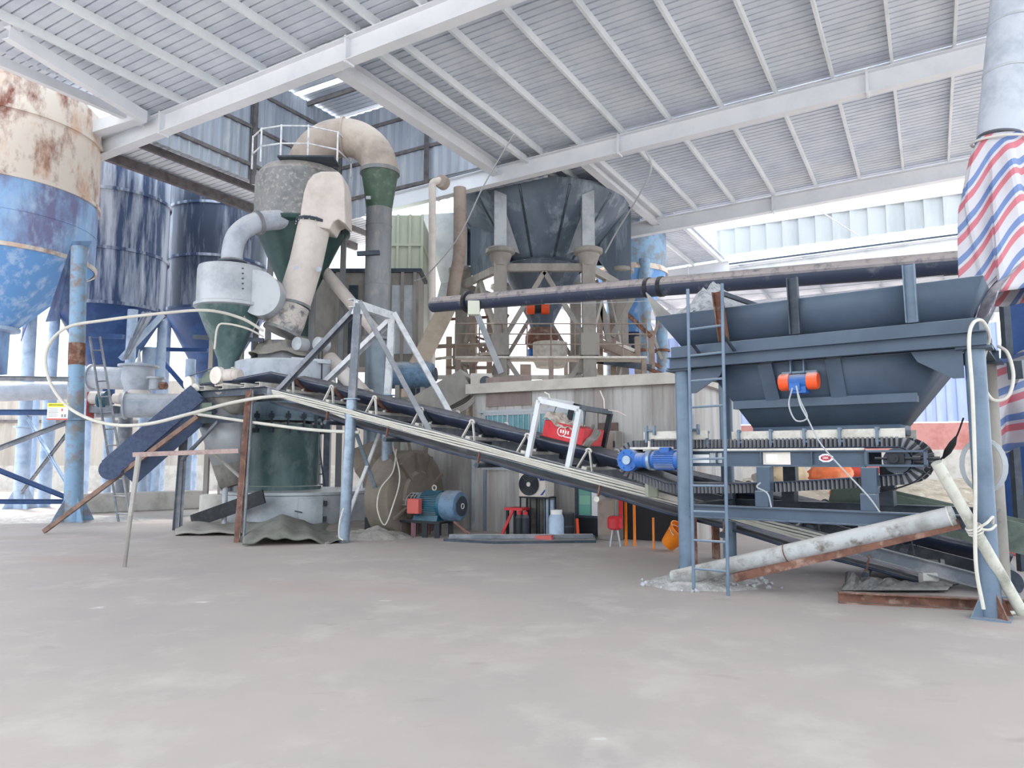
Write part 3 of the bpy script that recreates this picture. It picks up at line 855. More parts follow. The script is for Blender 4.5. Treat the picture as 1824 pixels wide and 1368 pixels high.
# powder heap at the pipe foot
c0 = fl(1235, 1040)
def pile(u, v):
    a, r = 2 * PI * u, v
    R = 0.62 + .16 * noise.noise(V((math.cos(a) * 1.7, math.sin(a) * 1.7, 2)))
    x, y = math.cos(a) * R * r * 1.25, math.sin(a) * R * r * .85
    z = .17 * (1 - r) ** .9 + .06 * (1 - r) * noise.noise(V((x * 9, y * 9, 0))) + .03 * (1 - r) * noise.noise(V((x * 24, y * 24, 4))) - .004
    return c0 + V((x + .12, y, z))
MB().grid(90, 40, pile).solo('stone_powder', M_powder, 'pale stone powder spilled around the ladder foot', 'powder', kind='stuff')
c1 = fl(1332, 1043)
for i in range(48):
    a, r = random.random() * 2 * PI, .25 + random.random() ** .5 * .62
    p = c0 + V((.2 + math.cos(a) * r * 1.1, math.sin(a) * r * .75, max(0, .12 * (1 - r / .7))))
    s = random.uniform(.014, .036)
    R = Matrix.Rotation(random.random() * 3, 3, V((random.random(), random.random(), 1)))
    vs = [p + V((0, 0, s * .6)) + R @ V((x * s * random.uniform(.7, 1.1), y * s * random.uniform(.6, 1), z * s * random.uniform(.5, .9))) for x in (-1, 1) for y in (-1, 1) for z in (-1, 1)]
    MB().add(vs, [(0, 1, 3, 2), (4, 6, 7, 5), (0, 4, 5, 1), (2, 3, 7, 6), (0, 2, 6, 4), (1, 5, 7, 3)]).solo('stone_chip', M_rock, 'small stone chip in the spilled powder by the ladder foot', 'stone', group='stone chips by the ladder foot', bevel=s * .25)
# trough edge on the floor with a black mat in it
t0, t1 = fl(1493, 1072), fl(1850, 1090)
MB().chan(t0 + V((0, 0, .06)), t1 + V((0, 0, .06)), .1, .12, .012, flip=-1).solo('floor_channel', M_rust, 'rusty brown steel channel lying on the floor under the conveyor tail', 'steel channel')
def mat_fn(u, v):
    p = fl(1500 + 190 * u, 1058).lerp(fl(1520 + 190 * u, 1046), v)
    return p + V((0, .02, .035 + .16 * math.sin(PI * v) * (.3 + 1.1 * abs(noise.noise(V((u * 6, v * 3, 0))))) * (1.3 - u)))
MB().grid(30, 10, mat_fn).solo('rubber_mat', M_black, 'crumpled black rubber mat lying behind the rusty floor channel', 'rubber mat', solid=.012)

# ---- tarpaulin wrapped duct above the hopper
dt = thing('hanging_duct', 'thick pale grey round duct coming down from the roof at the right edge', 'duct', at(1775, 300, 8.3))
g0, g1 = at(1812, -60, 8.3), at(1782, 245, 8.3)
MB().path([g0, g0.lerp(g1, .35), g0.lerp(g1, .36), g0.lerp(g1, .6), g1], .245, 28).build('duct_wall', M_whitedust, dt)
for k in (.33, .62):
    q = g0.lerp(g1, k)
    MB().tube(q, q + V((0, 0, -.03)), .256, 28).build('duct_seam', M_palegrey, dt)
def tarp(u, v):
    a = 2 * PI * u
    z = 5.35 - 1.9 * v
    fold = .075 * math.sin(6 * a + 3 * v) + .045 * math.sin(13 * a + 1.3)
    R = (.29 + .17 * min(1, v * 2.2) + .10 * v) + fold * min(1, v * 3)
    c = at(1782, 235, 8.3)
    if v < .06: R = .27
    return V((c.x + .1 * v + R * math.cos(a) * 1.05, 8.3 + R * math.sin(a) * .75 - .1 * v, z + .05 * math.sin(3 * a) * (v > .8) - .25 * max(0, math.cos(a + .4)) * v))
def uvize(o, fn):
    me = o.data
    uvl = me.uv_layers.new(name='UVMap')
    for lp__ in me.loops:
        uvl.data[lp__.index].uv = fn(me.vertices[lp__.vertex_index].co + org(o))
tp = MB().grid(90, 30, tarp).solo('striped_tarp', M_tarp, 'red white and blue striped tarpaulin tied round the hanging duct above the hopper', 'tarpaulin', solid=.006)
uvize(tp, lambda p: (p.x, (p.z * 1.0 - p.x * 1.0 + p.y * .5 + .05 * math.sin(p.x * 11)) * 2.7))
MB().path([at(1782, 252, 8.3) + V((math.cos(a) * .3, math.sin(a) * .28, .04 * math.sin(a))) for a in [2 * PI * i / 24 for i in range(25)]], .015, 6).solo('binding_cord', M_hose, 'pale cord tying the striped tarpaulin to the duct', 'cord')
def tail(u, v):
    p = at(1800, 455, 8.0).lerp(at(1728, 575, 7.75), v) + V((.25 * u - .02, .06 * math.sin(9 * u), .1 * u))
    return p + V((.03 * math.sin(8 * v), .05 * math.sin(17 * u + 4 * v), 0))
MB().grid(24, 20, tail).solo('plastic_sheet', mat('dusty clear plastic', '8d8791', 0.4, dirt='c7bfc2', scale=5), 'twisted dusty plastic sheet trailing from tarpaulin onto the hopper corner', 'plastic sheet', solid=.006)
# blue tarpaulin, its lower part added as dark backdrop hiding the bright yard
def bt(u, v):
    p = at(1790 + 160 * u, 500 + 470 * v, 10.6 + .9 * v)
    return p + V((0, .12 * math.sin(6 * u + 3 * v), 0))
MB().grid(20, 20, bt).solo('tarp_backdrop', M_tarpblue, 'deep blue tarpaulin lengthened as dark backdrop behind the right hopper column', 'tarpaulin', solid=.01)
rk = thing('tarp_rack', 'dark steel rack at the right edge carrying the deep blue tarpaulin', 'rack', fl(1800, 1000))
r0, r1 = at(1786, 497, 10.55), at(1952, 497, 10.55)
MB().bar(r0, r1, .08).build('top_bar', M_dark, rk)
for q in (r0, r1):
    MB().bar((q.x, q.y, 0), q, .1).build('post', M_dark, rk)
MB().bar((r0.x, r0.y, .9), (r1.x, r1.y, .9), .06).build('lower_bar', M_dark, rk)
MB().bar(hf(LEN + .3, .75, 2.55), at(1900, 622, 10.5), .14, .2).solo('steel_joist', M_dark, 'dark steel beam running off to the right behind the hopper column', 'beam')
def sack(u, v):
    p = at(1757 + 80 * u, 632 + 170 * v, 9.55 + .12 * math.sin(5 * u))
    return p + V((.05 * math.sin(9 * v), .1 * math.sin(7 * u + 5 * v), .05 * math.sin(11 * u)))
tb_ = MB().grid(26, 26, sack).solo('striped_sheet', M_tarp, 'crumpled striped sheet bundled behind the right hopper column', 'tarpaulin', solid=.008)
uvize(tb_, lambda p: (p.x, (p.z - p.x * .4) * 2.6))
pl = thing('grey_post', 'grey round steel post with rust spots just right of the near hopper column', 'post', fl(1792, 975))
c = fl(1792, 975)
MB().tube(c, c + V((.0, 0, 2.6)), .11, 20).build('post_wall', M_colgrey, pl)
for z in (.9, 1.55):
    MB().lathe([(.116, 0), (.116, .03)], c + V((0, 0, z)), 20).build('rust_band', M_rust, pl)
MB().bar(fl(1792, 975) + V((.08, -.05, 1.32)), fl(1792, 975) + V((.75, -.1, 1.62)), .05, .08).solo('steel_bar', M_rail, 'grey steel arm sloping at the right edge behind the column', 'steel bar')
bx = fl(1800, 990)
MB().box((bx.x - .1, bx.y, 0), (bx.x + .2, bx.y + .3, .4)).solo('small_box', M_redp, 'small faded red box at the far right edge', 'box', bevel=.02)
# ---------------------------------------------------------------- inclined belt conveyor
CA = W.copy(); CP = U.copy()                 # down the belt (horizontal), across it (away)
SL = 0.232
CO = V((-3.1, 14.0, 2.46))
ax = (CA + V((0, 0, -SL))).normalized()
CN = ax.cross(CP).normalized()
CF = basis(CO, ax, CP, CN)
KX = math.sqrt(1 + SL * SL)
WC = 1.3
def cf(k, y, z):
    return CF @ V((k * KX, y, z))
def hp_(k, y, z):                            # along the level head, z absolute
    p = CO + CA * k + CP * y
    return V((p.x, p.y, z))
K0, K1, KE = -2.3, 10.35, -5.0
ZH = cf(K0, 0, 0).z
cv = thing('belt_conveyor', 'long inclined belt conveyor rising from under the hopper to the mill', 'conveyor', (CO.x, CO.y, 0))
for y, m in ((0, M_rail), (WC, M_rail)):
    s = -1 if y == 0 else 1
    MB(CF).chan((K0 * KX, y, 0), (K1 * KX, y, 0), .08, .17, .012, flip=1 if y else -1).build('side_channel', m, cv)
    MB().chan(hp_(KE, y, ZH), hp_(K0, y, ZH), .08, .16, .012, flip=1 if y else -1).build('head_channel', M_dark if y == 0 else M_rail, cv)
# bundle of dusty cables lying along the near channel
for i in range(4):
    pts = [cf(k, -.1 - .018 * i, -.05 + .035 * i + .012 * math.sin(k * 2.1 + i)) for k in [K0 + .3 + j * .5 for j in range(22)]]
    MB().path(pts, .017, 6).build('cable_run', M_hose, cv)
# carrying belt, troughed
def prof(y):
    d = abs(y - WC / 2)
    return .20 + max(0, d - .2) * .62
vs = []
ys = [.17, .3, .45, .55, .75, .85, 1.0, 1.13]
ks = [K0 - .2 + (K1 - K0 + .2) * i / 60 for i in range(61)]
mb = MB(); nn_ = len(ys)
V_ = [cf(k, y, prof(y) + (.008 * math.sin(k * 5.7) if y in (.17, 1.13) else 0)) for k in ks for y in ys]
H_ = [hp_(KE + .25, y, ZH + .20 + (prof(y) - .2) * .3) for y in ys] + [hp_((KE + K0) / 2, y, ZH + .22 + (prof(y) - .2) * .5) for y in ys]
A_ = H_ + V_
mb.add(A_, [(i * nn_ + j, (i + 1) * nn_ + j, (i + 1) * nn_ + j + 1, i * nn_ + j + 1) for i in range(len(A_) // nn_ - 1) for j in range(nn_ - 1)])
mb.build('belt', M_belt, cv, solid=.045)
mb = MB().grid(40, 2, lambda u, v: cf(K0 + (K1 - K0) * u, .12 + 1.06 * v, -.24 - .012 * math.sin(u * 40)))
mb.build('return_belt', M_belt, cv, solid=.035)
# idler sets
kk = [-1.75 + 1.1 * i for i in range(11)]
for k in kk:
    x = k * KX
    f = MB(CF)
    for y, s in ((.06, 1), (WC - .06, -1)):
        f.bar((x - .13, y, .08), (x - .02, y, .38), .055, .02).bar((x + .13, y, .08), (x + .02, y, .38), .05, .015)
        f.path(arc((x, y, .37), .045, 0, PI, (1, 0, 0), (0, 0, 1), 8), .016, 6)
    f.bar((x, .02, .1), (x, WC - .02, .1), .09, .05)
    for y in (.42, .88):
        f.bar((x, y, .1), (x, y, .2), .03, .05)
    fo = f.build('idler_frame', M_dusty if k < 5 else M_dark, cv)
    for p, q in (((x, .12, .37), (x, .40, .20)), ((x, .46, .15), (x, .84, .15)), ((x, .9, .20), (x, 1.18, .37))):
        MB(CF).tube(p, q, .045, 14).build('roller', M_rust if k < 1.5 else M_dark, fo)
for k in (-.5, 1.0, 3.0, 5.2, 7.1, 8.9):
    x = k * KX
    for y in (WC + .06, -.06):
        fo = MB(CF).bar((x, y, -.04), (x, y, -.32), .05, .02).build('return_bracket', M_rust, cv)
    MB(CF).tube((x, -.1, -.3), (x, WC + .1, -.3), .045, 14).build('return_roller', M_dusty if k == 5.2 else M_dark, fo)
# cross ties between the channels
for k in (-1.2, .6, 2.4, 4.2, 6.1, 7.9, 9.7):
    MB(CF).bar((k * KX, .05, -.03), (k * KX, WC - .05, -.03), .05, .06).build('cross_tie', M_dark, cv)
# tail: skirt boards, tail drum, feet
MB(CF).box((8.3 * KX, .10, .42), (11.2 * KX, .13, .78)).build('skirt_board', M_greenskirt, cv)
MB(CF).box((8.3 * KX, 1.15, .42), (11.2 * KX, 1.18, .78)).build('skirt_board', M_greenskirt, cv)
for k in (8.75, 10.2):
    MB(CF).bar((k * KX, .03, .05), (k * KX - .05, .05, .62), .1, .05).build('skirt_arm', M_pvc, cv)
MB(CF).tube((K1 * KX, .1, .05), (K1 * KX, WC - .1, .05), .16, 24).build('tail_drum', M_dark, cv)
for k in (9.55,):
    for y in (0, WC):
        p = cf(k, y, -.06)
        MB().box((p.x - .1, p.y - .06, 0), (p.x + .1, p.y + .06, p.z)).build('foot_block', M_conc, cv, bevel=.01)
for k in (6.6,):
    for y in (0.02, WC):
        p = cf(k, y, -.08)
        MB().bar((p.x, p.y, 0), p, .12, .1).build('support_leg', M_rust, cv)
# head: drum, deck plates, legs, bracing
MB().tube(hp_(KE + .2, .1, ZH + .08), hp_(KE + .2, WC - .1, ZH + .08), .2, 28).build('head_drum', M_dusty, cv)
for k in (-4.75, -4.2, -3.6, -2.9, -2.45):
    MB().chan(hp_(k, -.08, ZH + .13), hp_(k, WC + .1, ZH + .13), .14, .1, .012).build('deck_channel', M_dusty, cv)
for k, y in ((KE + .05, -.02), (KE + .05, WC)):
    p = hp_(k, y, ZH)
    b_ = hp_(k - .1, y - .05, 0)
    MB().angle(b_, p, .09, .012).angle(b_ + V((.12, .02, 0)), p + V((.06, .02, -.1)), .06, .01).build('head_leg', M_rail, cv)
for z, m in ((ZH - .26, M_greenskirt), (ZH - .46, M_greenskirt), (2.42, M_dark)):
    MB().chan(hp_(KE + .05, -.03, z), hp_(-2.9 if z < 2.5 else -4.0, -.03, z), .07, .14).build('head_rail', m, cv)
MB().bar(hp_(KE + .1, -.05, 1.55), hp_(-3.8, 0, 2.38), .06).build('head_brace', M_rail, cv)
pb = fl(428, 966)
MB().angle((pb.x, pb.y, 0), hp_(-2.72, -.05, ZH), .12, .014).build('head_leg', M_rust, cv)
MB().tube((pb.x + .06, pb.y - .02, 0), hp_(-2.66, -.08, ZH), .035, 10).build('head_pole', M_rail, cv)
MB().bar(at(237, 810, 14.4), at(425, 803, 14.6), .05, .09).solo('wooden_plank', mat('pinkish plank', 'b9a19c', 0.8, dirt='9c8680', scale=8), 'pinkish wooden plank fixed level between the thin prop pole and the rusty leg', 'plank')
# drive on the head
dm = MB().lathe([(.11, 0), (.15, .02), (.15, .34), (.13, .36), (.13, .46), (.09, .5)], hp_(-3.95, .25, ZH + .42), 24, CA)
d0 = dm.build('drive_motor', M_beige, cv)
MB().lathe([(.0, 0), (.045, 0), (.05, .015), (.03, .03)], hp_(-3.7, .25, ZH + .57), 14).build('lifting_eye', M_beige, d0)
MB().lathe([(.05, -.03), (.19, -.03), (.2, 0), (.19, .04), (.2, .08), (.05, .08)], hp_(-4.05, .1, ZH + .42), 28, CP, cap=True).build('pulley', M_acwhite, d0)
MB().box(hp_(-4.1, .1, ZH + .18), hp_(-3.5, .5, ZH + .28)).build('motor_base', M_dusty, d0)
rb = MB().box(hp_(-4.78, .2, ZH + .15), hp_(-4.3, .55, ZH + .4)).lathe([(.18, 0), (.2, .05), (.2, .25), (.16, .3)], hp_(-4.5, .2, ZH + .36), 24, CP)
r0 = rb.build('reducer', M_greenskirt, cv)
MB().lathe([(.05, -.03), (.15, -.03), (.16, 0), (.15, .04), (.16, .08), (.05, .08)], hp_(-5.0, .1, ZH + .3), 28, CP).build('pulley', M_acwhite, r0)
for s, e in ((.17, .2), (-.15, -.2)):
    MB().path([hp_(-5.0, .12, ZH + .3 + s * .95), hp_(-4.05, .12, ZH + .42 + e)], .012, 6).build('drive_belt', M_dark, cv)

# trestle that straddles the conveyor
tn, tf = fl(612, 966), fl(687, 950)
tr = thing('support_trestle', 'tall steel trestle with splayed pale struts straddling the middle of the conveyor', 'trestle', (tn + tf) / 2)
tnT, tfT = at(638, 541, 14.0), at(699, 562, 15.3)
jn, jf = at(627, 712, 13.95), at(690, 705, 15.3)
for b_, j, t in ((tn, jn, tnT), (tf, jf, tfT)):
    MB().tube(b_, j, .105, 18).build('pipe_post', M_galv, tr)
    MB().bar(j + V((0, 0, -.1)), t, .16, .14).build('upper_post', M_strut if t is tfT else M_rail, tr)
    MB().lathe([(.16, 0), (.16, .02)], j, 16).build('joint_plate', M_galv, tr)
MB().chan(tnT + V((-.05, -.1, 0)), tfT + V((.05, .1, 0)), .14, .16).build('cap_beam', M_strut, tr)
pl_ = MB().plate([tnT + V((-.03, -.08, .06)), tnT + V((.22, -.08, -.22)), tnT + V((-.12, -.08, -.22))], .015)
pl_.build('gusset', M_strut, tr)
for p, q, w in ((tnT, cf(-1.95, -.05, .1), .15), (tnT, cf(1.93, -.05, -.05), .15), (tfT, cf(1.5, WC, .1), .17), (tfT, cf(-2.3, WC, .1), .17)):
    MB().chan(p, q, w * .6, w, .014, up=(0, -1, .3)).build('strut', M_strut if p is tfT else M_rail, tr)
x0, x1 = tn.lerp(jn, .12), tn.lerp(jn, .88)
y0, y1 = tf.lerp(jf, .12), tf.lerp(jf, .88)
MB().bar(x0, y1, .07, .03).build('cross_brace', M_strut, tr)
MB().bar(y0 + V((0, -.05, 0)), x1 + V((0, -.05, 0)), .07, .03).build('cross_brace', M_galv, tr)
MB().bar(jn + V((-.1, -.05, -.3)), jf + V((.1, .05, -.3)), .08, .06).build('tie_bar', M_rail, tr)
# dusty sack-like mound at its feet
c2 = fl(640, 958)
def mound(u, v):
    a = 2 * PI * u
    x, y = math.cos(a) * v, math.sin(a) * v
    z = .24 * (1 - v ** 2.2) * (.7 + .5 * noise.noise(V((x * 2.5, y * 2.5, 3)))) + .025 * noise.noise(V((x * 9, y * 9, 1)))
    return c2 + CP * 0 + V((x * .85 + .25, y * .5 - .0, max(-.01, z) if v < 1 else -.01))
MB().grid(48, 16, mound).solo('dust_mound', M_mound, 'grey caked dust mound round the feet of the conveyor trestle', 'dust heap')

# portal with the suspended magnet over the belt
pf = thing('portal_frame', 'small white steel portal frame standing on the conveyor with red box inside', 'frame', cf(4.2, .6, .1))
PKX, PKY = 3.9, 4.62
tops = {}
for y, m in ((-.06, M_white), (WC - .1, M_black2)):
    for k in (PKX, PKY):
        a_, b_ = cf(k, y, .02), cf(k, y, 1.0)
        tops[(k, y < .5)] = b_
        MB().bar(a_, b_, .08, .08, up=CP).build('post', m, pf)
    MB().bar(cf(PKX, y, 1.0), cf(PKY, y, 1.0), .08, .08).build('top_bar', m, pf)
for k in (PKX, PKY):
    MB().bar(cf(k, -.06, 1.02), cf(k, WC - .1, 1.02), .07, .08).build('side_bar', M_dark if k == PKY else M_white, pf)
mg = thing('suspended_magnet', 'dusty red box magnet hung on wires inside the white portal frame', 'magnet', cf(4.25, .5, .5))
def cbox(k0, k1, y0, y1, z0, z1):
    return MB(CF).box((k0 * KX, y0, z0), (k1 * KX, y1, z1))
cbox(3.92, 4.66, .22, 1.0, .42, .70).build('magnet_body', M_red, mg, bevel=.01)
cbox(3.90, 4.68, .20, 1.02, .385, .42).build('base_flange', M_black2, mg)
fx = 4.27 * KX
ringp = [(fx + .075 * math.cos(a), .205, .57 + .075 * math.sin(a)) for a in [.6 + i * .235 for i in range(24)]]
MB(CF).path(ringp, .008, 6).build('round_logo', M_whitep, mg)
for i in range(4):
    MB(CF).box((fx - .035 + .045 * i, .212, .545), (fx - .01 + .045 * i, .22, .60)).build('logo_stroke', M_whitep, mg)
MB(CF).box((fx + .04, .212, .49), (fx + .22, .22, .505)).build('logo_line', M_whitep, mg)
for k in (4.0, 4.58):
    for y in (.3, .92):
        MB().path([cf(k, y, .7), cf(k + (.03 if k < 4.3 else -.03), y * .8 + .1, 1.0)], .007, 6).build('hanging_wire', M_dark, mg)
def rag(u, v):
    k = 3.9 + .55 * u
    return cf(k, .18 + .55 * v, .70 + .1 * abs(noise.noise(V((u * 4, v * 4, 2)))) + .12 * max(0, 1 - abs(u - .15) * 3) - (.07 * (v < .12)))
MB().grid(18, 14, rag).solo('dirty_rag', mat('brown stained rag', 'cfc2b8', 0.95, dirt='8f7f74', scale=9), 'brown stained crumpled rag lying on top of the red magnet', 'rag', solid=.02)
def bag(u, v):
    k = 4.6 + .16 * u
    return cf(k, .25 + .35 * v + .04 * math.sin(9 * u), .42 + .34 * v * (1 - .3 * u) + .03 * math.sin(7 * v))
MB().grid(10, 10, bag).solo('black_bag', M_cloth, 'small dark limp bag hanging at the end of the red magnet', 'bag', solid=.03)
tw = thing('tie_wire', 'twisted wire ends sticking up from the top of the portal frame', 'wire', cf(4.3, .5, 1.05))
for a_, b_ in ((cf(4.55, 1.1, 1.02), cf(4.4, 1.1, 1.35)), (cf(3.95, .2, 1.05), cf(3.78, .3, 1.14)), (cf(4.6, 1.0, 1.05), cf(4.95, 1.1, 1.02))):
    MB().path([a_, a_.lerp(b_, .5) + V((.03, 0, .02)), b_], .011, 6).build('wire_end', M_acwhite if a_.z > cf(4.55, 1.1, 1).z else M_dark, tw)
# loose hoses along the conveyor head, and the big loop to the left
def hose(name, label, pts, r=.03, m=M_hose, n=8, cat='hose'):
    return MB().path(spline(pts, 7), r, n).solo(name, m, label, cat)
hose('air_hose', 'fat pale hose looping out left of the conveyor head past the blue post',
     [at(470, 590, 17.4), at(430, 567, 17.2), at(370, 553, 16.8), at(290, 558, 16.6), at(190, 570, 16.6), at(118, 584, 16.6), at(84, 622, 16.6), at(86, 672, 16.5),
      at(112, 716, 16.4), at(152, 743, 16.0), at(205, 757, 15.4), at(265, 755, 14.9), at(335, 738, 14.8), at(420, 716, 15.0), at(500, 706, 14.75), at(560, 722, 14.5), at(620, 745, 14.0)], .036)
hose('air_hose', 'pale hose sagging from the conveyor head leg to the trestle tie bar',
     [at(330, 735, 16.3), at(380, 742, 15.6), at(470, 755, 14.9), at(560, 766, 14.4), at(640, 770, 13.95)], .032)
hose('air_hose', 'thin pale hose hanging in a loop beside the far trestle post',
     [at(700, 795, 15.2), at(712, 850, 15.0), at(700, 900, 14.9), at(685, 935, 14.85), at(672, 905, 14.8), at(678, 870, 14.9), at(700, 840, 15.0), at(706, 800, 15.1)], .014)
hose('air_hose', 'thin pale hose running down the near trestle post',
     [at(612, 905, 13.6), at(605, 930, 13.55), at(604, 955, 13.6), at(611, 962, 13.6)], .014)
hose('air_hose', 'thin pale hose arching beside the small cyclone cone',
     [at(382, 622, 17.0), at(388, 582, 17.0), at(405, 577, 17.0), at(440, 585, 17.0), at(470, 600, 17.2)], .024)
# ---------------------------------------------------------------- grinding mill with classifier, cyclones and ducts
MC = at(505, 800, 18.5); MC.z = 0
ml = thing('grinding_mill', 'dark green dusty vertical grinding mill on a wide round base behind the conveyor', 'mill', MC)
BRC = MC + V((.42, 0, 0))
MB().lathe([(1.75, 0.0), (1.8, .05), (1.8, .72), (1.85, .74), (1.85, .80), (.5, .82)], BRC, 56).build('base_ring', M_palegrey, ml)
MB().lathe([(.95, .8), (.95, .9), (.87, .92), (.87, 2.3), (.95, 2.32), (.95, 2.42)], MC, 48).build('mill_body', M_green, ml)
MB().lathe([(.95, 2.5), (.95, 2.58), (.84, 2.6), (.84, 3.45), (.9, 3.47)], MC, 48).build('upper_body', mat('mill paint with bluish light', '7d97a6', 0.45, dirt='56696f', scale=1.5, streak=.4, dust=.5), ml)  # bluish light on the upper body is put into its colour
for i in range(16):
    a = 2 * PI * i / 16
    p = MC + V((math.cos(a) * .99, math.sin(a) * .99, 0))
    c = MB().box((p.x - .05, p.y - .05, 2.2), (p.x + .05, p.y + .05, 2.3)).box((p.x - .05, p.y - .05, 2.55), (p.x + .05, p.y + .05, 2.66)).tube(p + V((0, 0, 2.25)), p + V((0, 0, 2.72)), .025, 8)
    c.build('spring_bolt', M_dark, ml)
# access door in the base ring
a0 = math.atan2(-1, .45)
dvs = []
for r in (1.82, 1.92):
    for z in (.1, .68):
        dvs.append([BRC + V((math.cos(a0 + d) * r, math.sin(a0 + d) * r, z)) for d in [-.14 + .07 * i for i in range(5)]])
dr = MB()
for i in range(4):
    dr.hexa([dvs[0][i], dvs[0][i + 1], dvs[2][i + 1], dvs[2][i]], [dvs[1][i], dvs[1][i + 1], dvs[3][i + 1], dvs[3][i]])
do = dr.build('access_door', M_palegrey, ml)
for z in (.2, .55):
    p = BRC + V((math.cos(a0 + .18) * 1.87, math.sin(a0 + .18) * 1.87, z))
    MB().tube(p - V((0, 0, .06)), p + V((0, 0, .06)), .035, 10).build('hinge', M_dark, do)
p = BRC + V((math.cos(a0 - .18) * 1.89, math.sin(a0 - .18) * 1.89, .4))
MB().bar(p, p + V((.16, -.02, -.03)), .03).build('latch', M_dark, do)
p = MC + V((-.75, -1.75, 0))
MB().tube(p, p + V((0, 0, .95)), .06, 12).build('stub_post', M_palegrey, ml)
p = MC + V((-1.35, -.9, 0))
# classifier housing above the body: pale ring, dusty dome, pulleys
MB().lathe([(.9, 3.47), (1.25, 3.5), (1.25, 3.95), (1.2, 3.98), (.5, 4.0)], MC + V((0, 0, 0)), 40).build('classifier_ring', M_whitedust, ml)
MB().lathe([(.62, 4.0), (.60, 4.25), (.5, 4.45), (.42, 4.55)], MC + V((-.1, 0, 0)), 32).build('outlet_collar', M_greypipe, ml)
def cl_cloth(u, v):
    a = 2 * PI * u
    R = .45 + .35 * v + .05 * math.sin(9 * a)
    return MC + V((-.1 + R * math.cos(a), R * math.sin(a), 4.52 - .35 * v + .05 * math.sin(5 * a + 8 * v)))
MB().grid(40, 10, cl_cloth).build('sleeve_cloth', M_cloth, ml, solid=.02)
for px_, py_ in ((528, 612), (565, 612)):
    q = at(px_, py_, 17.9)
    MB().lathe([(.05, -.02), (.17, 0), (.17, .3), (.12, .33)], q, 22, (.5, .86, 0)).build('pulley', M_palegrey, ml)
for i in range(4):
    q = at(556 + 6 * i, 620, 17.85)
    MB().path([q, at(555 + 6 * i, 682, 17.85)], .014, 6).build('drive_belt', M_black, ml)
MB().bar(at(520, 640, 17.8), at(590, 645, 17.8), .12, .1).build('motor_bracket', M_palegrey, ml)

# cast pedestal and the dark ramp plate
pc = at(398, 900, 18.2)
MB().lathe([(.55, 0), (.55, .68), (.5, .7)], V((pc.x, pc.y, 0)), 32).solo('round_plinth', M_conc, 'low round concrete plinth left of the mill base', 'plinth')
MB().bar(at(342, 929, 16.9), at(470, 884, 16.15), .05, .3).solo('rubber_sheet', M_black, 'dark rubber panel propped on edge against the mill base', 'panel')
def cloth1(u, v):
    p = fl(312 + 150 * u, 955 - 34 * v)
    return p + V((0, 0, .02 + .26 * (abs(noise.noise(V((u * 3, v * 2, 1)))) + .3 * math.sin(PI * u)) * math.sin(PI * (.15 + .7 * v))))
MB().grid(36, 12, cloth1).solo('dust_cloth', M_cloth, 'rumpled grey cloth on the floor under the conveyor head', 'cloth', solid=.02)
def cloth2(u, v):
    p = fl(432 + 185 * u, 974 - 36 * v - 6 * u)
    return p + V((0, 0, .03 + .36 * max(0, 1 - abs(u - .38) * 2.2) * math.sin(PI * (.1 + .8 * v)) + .08 * noise.noise(V((u * 7, v * 4, 4)))))
MB().grid(40, 12, cloth2).solo('dust_cloth', mat('dark grey green cloth', '6b6e68', 0.95, dirt='53564f', scale=2, dust=.5, dusth='98948c'), 'dark grey cloth humped on the floor in front of the mill base', 'cloth', solid=.02)
pq = [fl(520, 946), fl(650, 958), fl(700, 938), fl(560, 930)]
MB().plate([p + V((0, 0, .03 + .05 * (i in (2, 3)))) for i, p in enumerate(pq)], .02).solo('plywood_sheet', mat('dusty plywood', '9a9089', 0.9, dirt='857b74', scale=3), 'dusty flat sheet lying on the floor right of the dark cloth', 'sheet')

# big cyclone
CC = at(533, 500, 20.0); CC.z = 0
zt = lambda y: HCAM + (815 - y) / FPX * 20.0
cy = thing('cyclone_separator', 'large dusty grey cyclone drum with dark green cone above the mill', 'cyclone', CC + V((0, 0, zt(600))))
MB().lathe([(.6, zt(292)), (1.1, zt(297)), (1.26, zt(312)), (1.27, zt(398)), (1.3, zt(400))], CC, 56).build('drum', M_cyc, cy)
MB().lathe([(1.34, zt(398)), (1.36, zt(401)), (1.36, zt(406)), (1.2, zt(409)), (.42, zt(520)), (.36, zt(600))], CC, 56).build('cone', mat('dark teal cone paint', '2f4d4a', .45, .05, dirt='243b3c', scale=1.5, dust=.3), cy)
for a in (2.3, 3.2, 4.1, 5.0, 5.9):
    p = CC + V((math.cos(a) * 1.36, math.sin(a) * 1.36, zt(404)))
    MB().plate([p, p + V((math.cos(a) * .12, math.sin(a) * .12, 0)), p + V((0, 0, -.3))], .02).build('lug', M_dark, cy)
# handrail on top
hr = MB()
hrp = [CC + V((math.cos(a) * r, math.sin(a) * r, 0)) for a, r in ((3.5, 1.35), (4.0, 1.3), (4.5, 1.2), (5.1, 1.25), (5.7, 1.4), (.1, 1.35))]
for z in (zt(238), zt(270)):
    hr.path([p + V((0, 0, z)) for p in hrp], .022, 8)
hr.build('handrail', M_strut, cy)
for p in hrp:
    MB().tube(p + V((0, 0, zt(298))), p + V((0, 0, zt(236))), .025, 8).build('rail_post', M_strut, cy)
MB().box((CC.x - .3, CC.y - 1.3, zt(298)), (CC.x + 1.2, CC.y - .6, zt(295))).build('walkway', M_dark, cy)
for a in (3.6, 4.45, 5.3, .4, 1.6, 2.6):
    p = CC + V((math.cos(a) * 1.2, math.sin(a) * 1.2, 0))
    MB().bar(V((p.x, p.y, 0)), V((p.x, p.y, zt(405))), .14).build('support_post', M_greypipe, cy) if a in (5.3, .4, 2.6, 1.6) else None

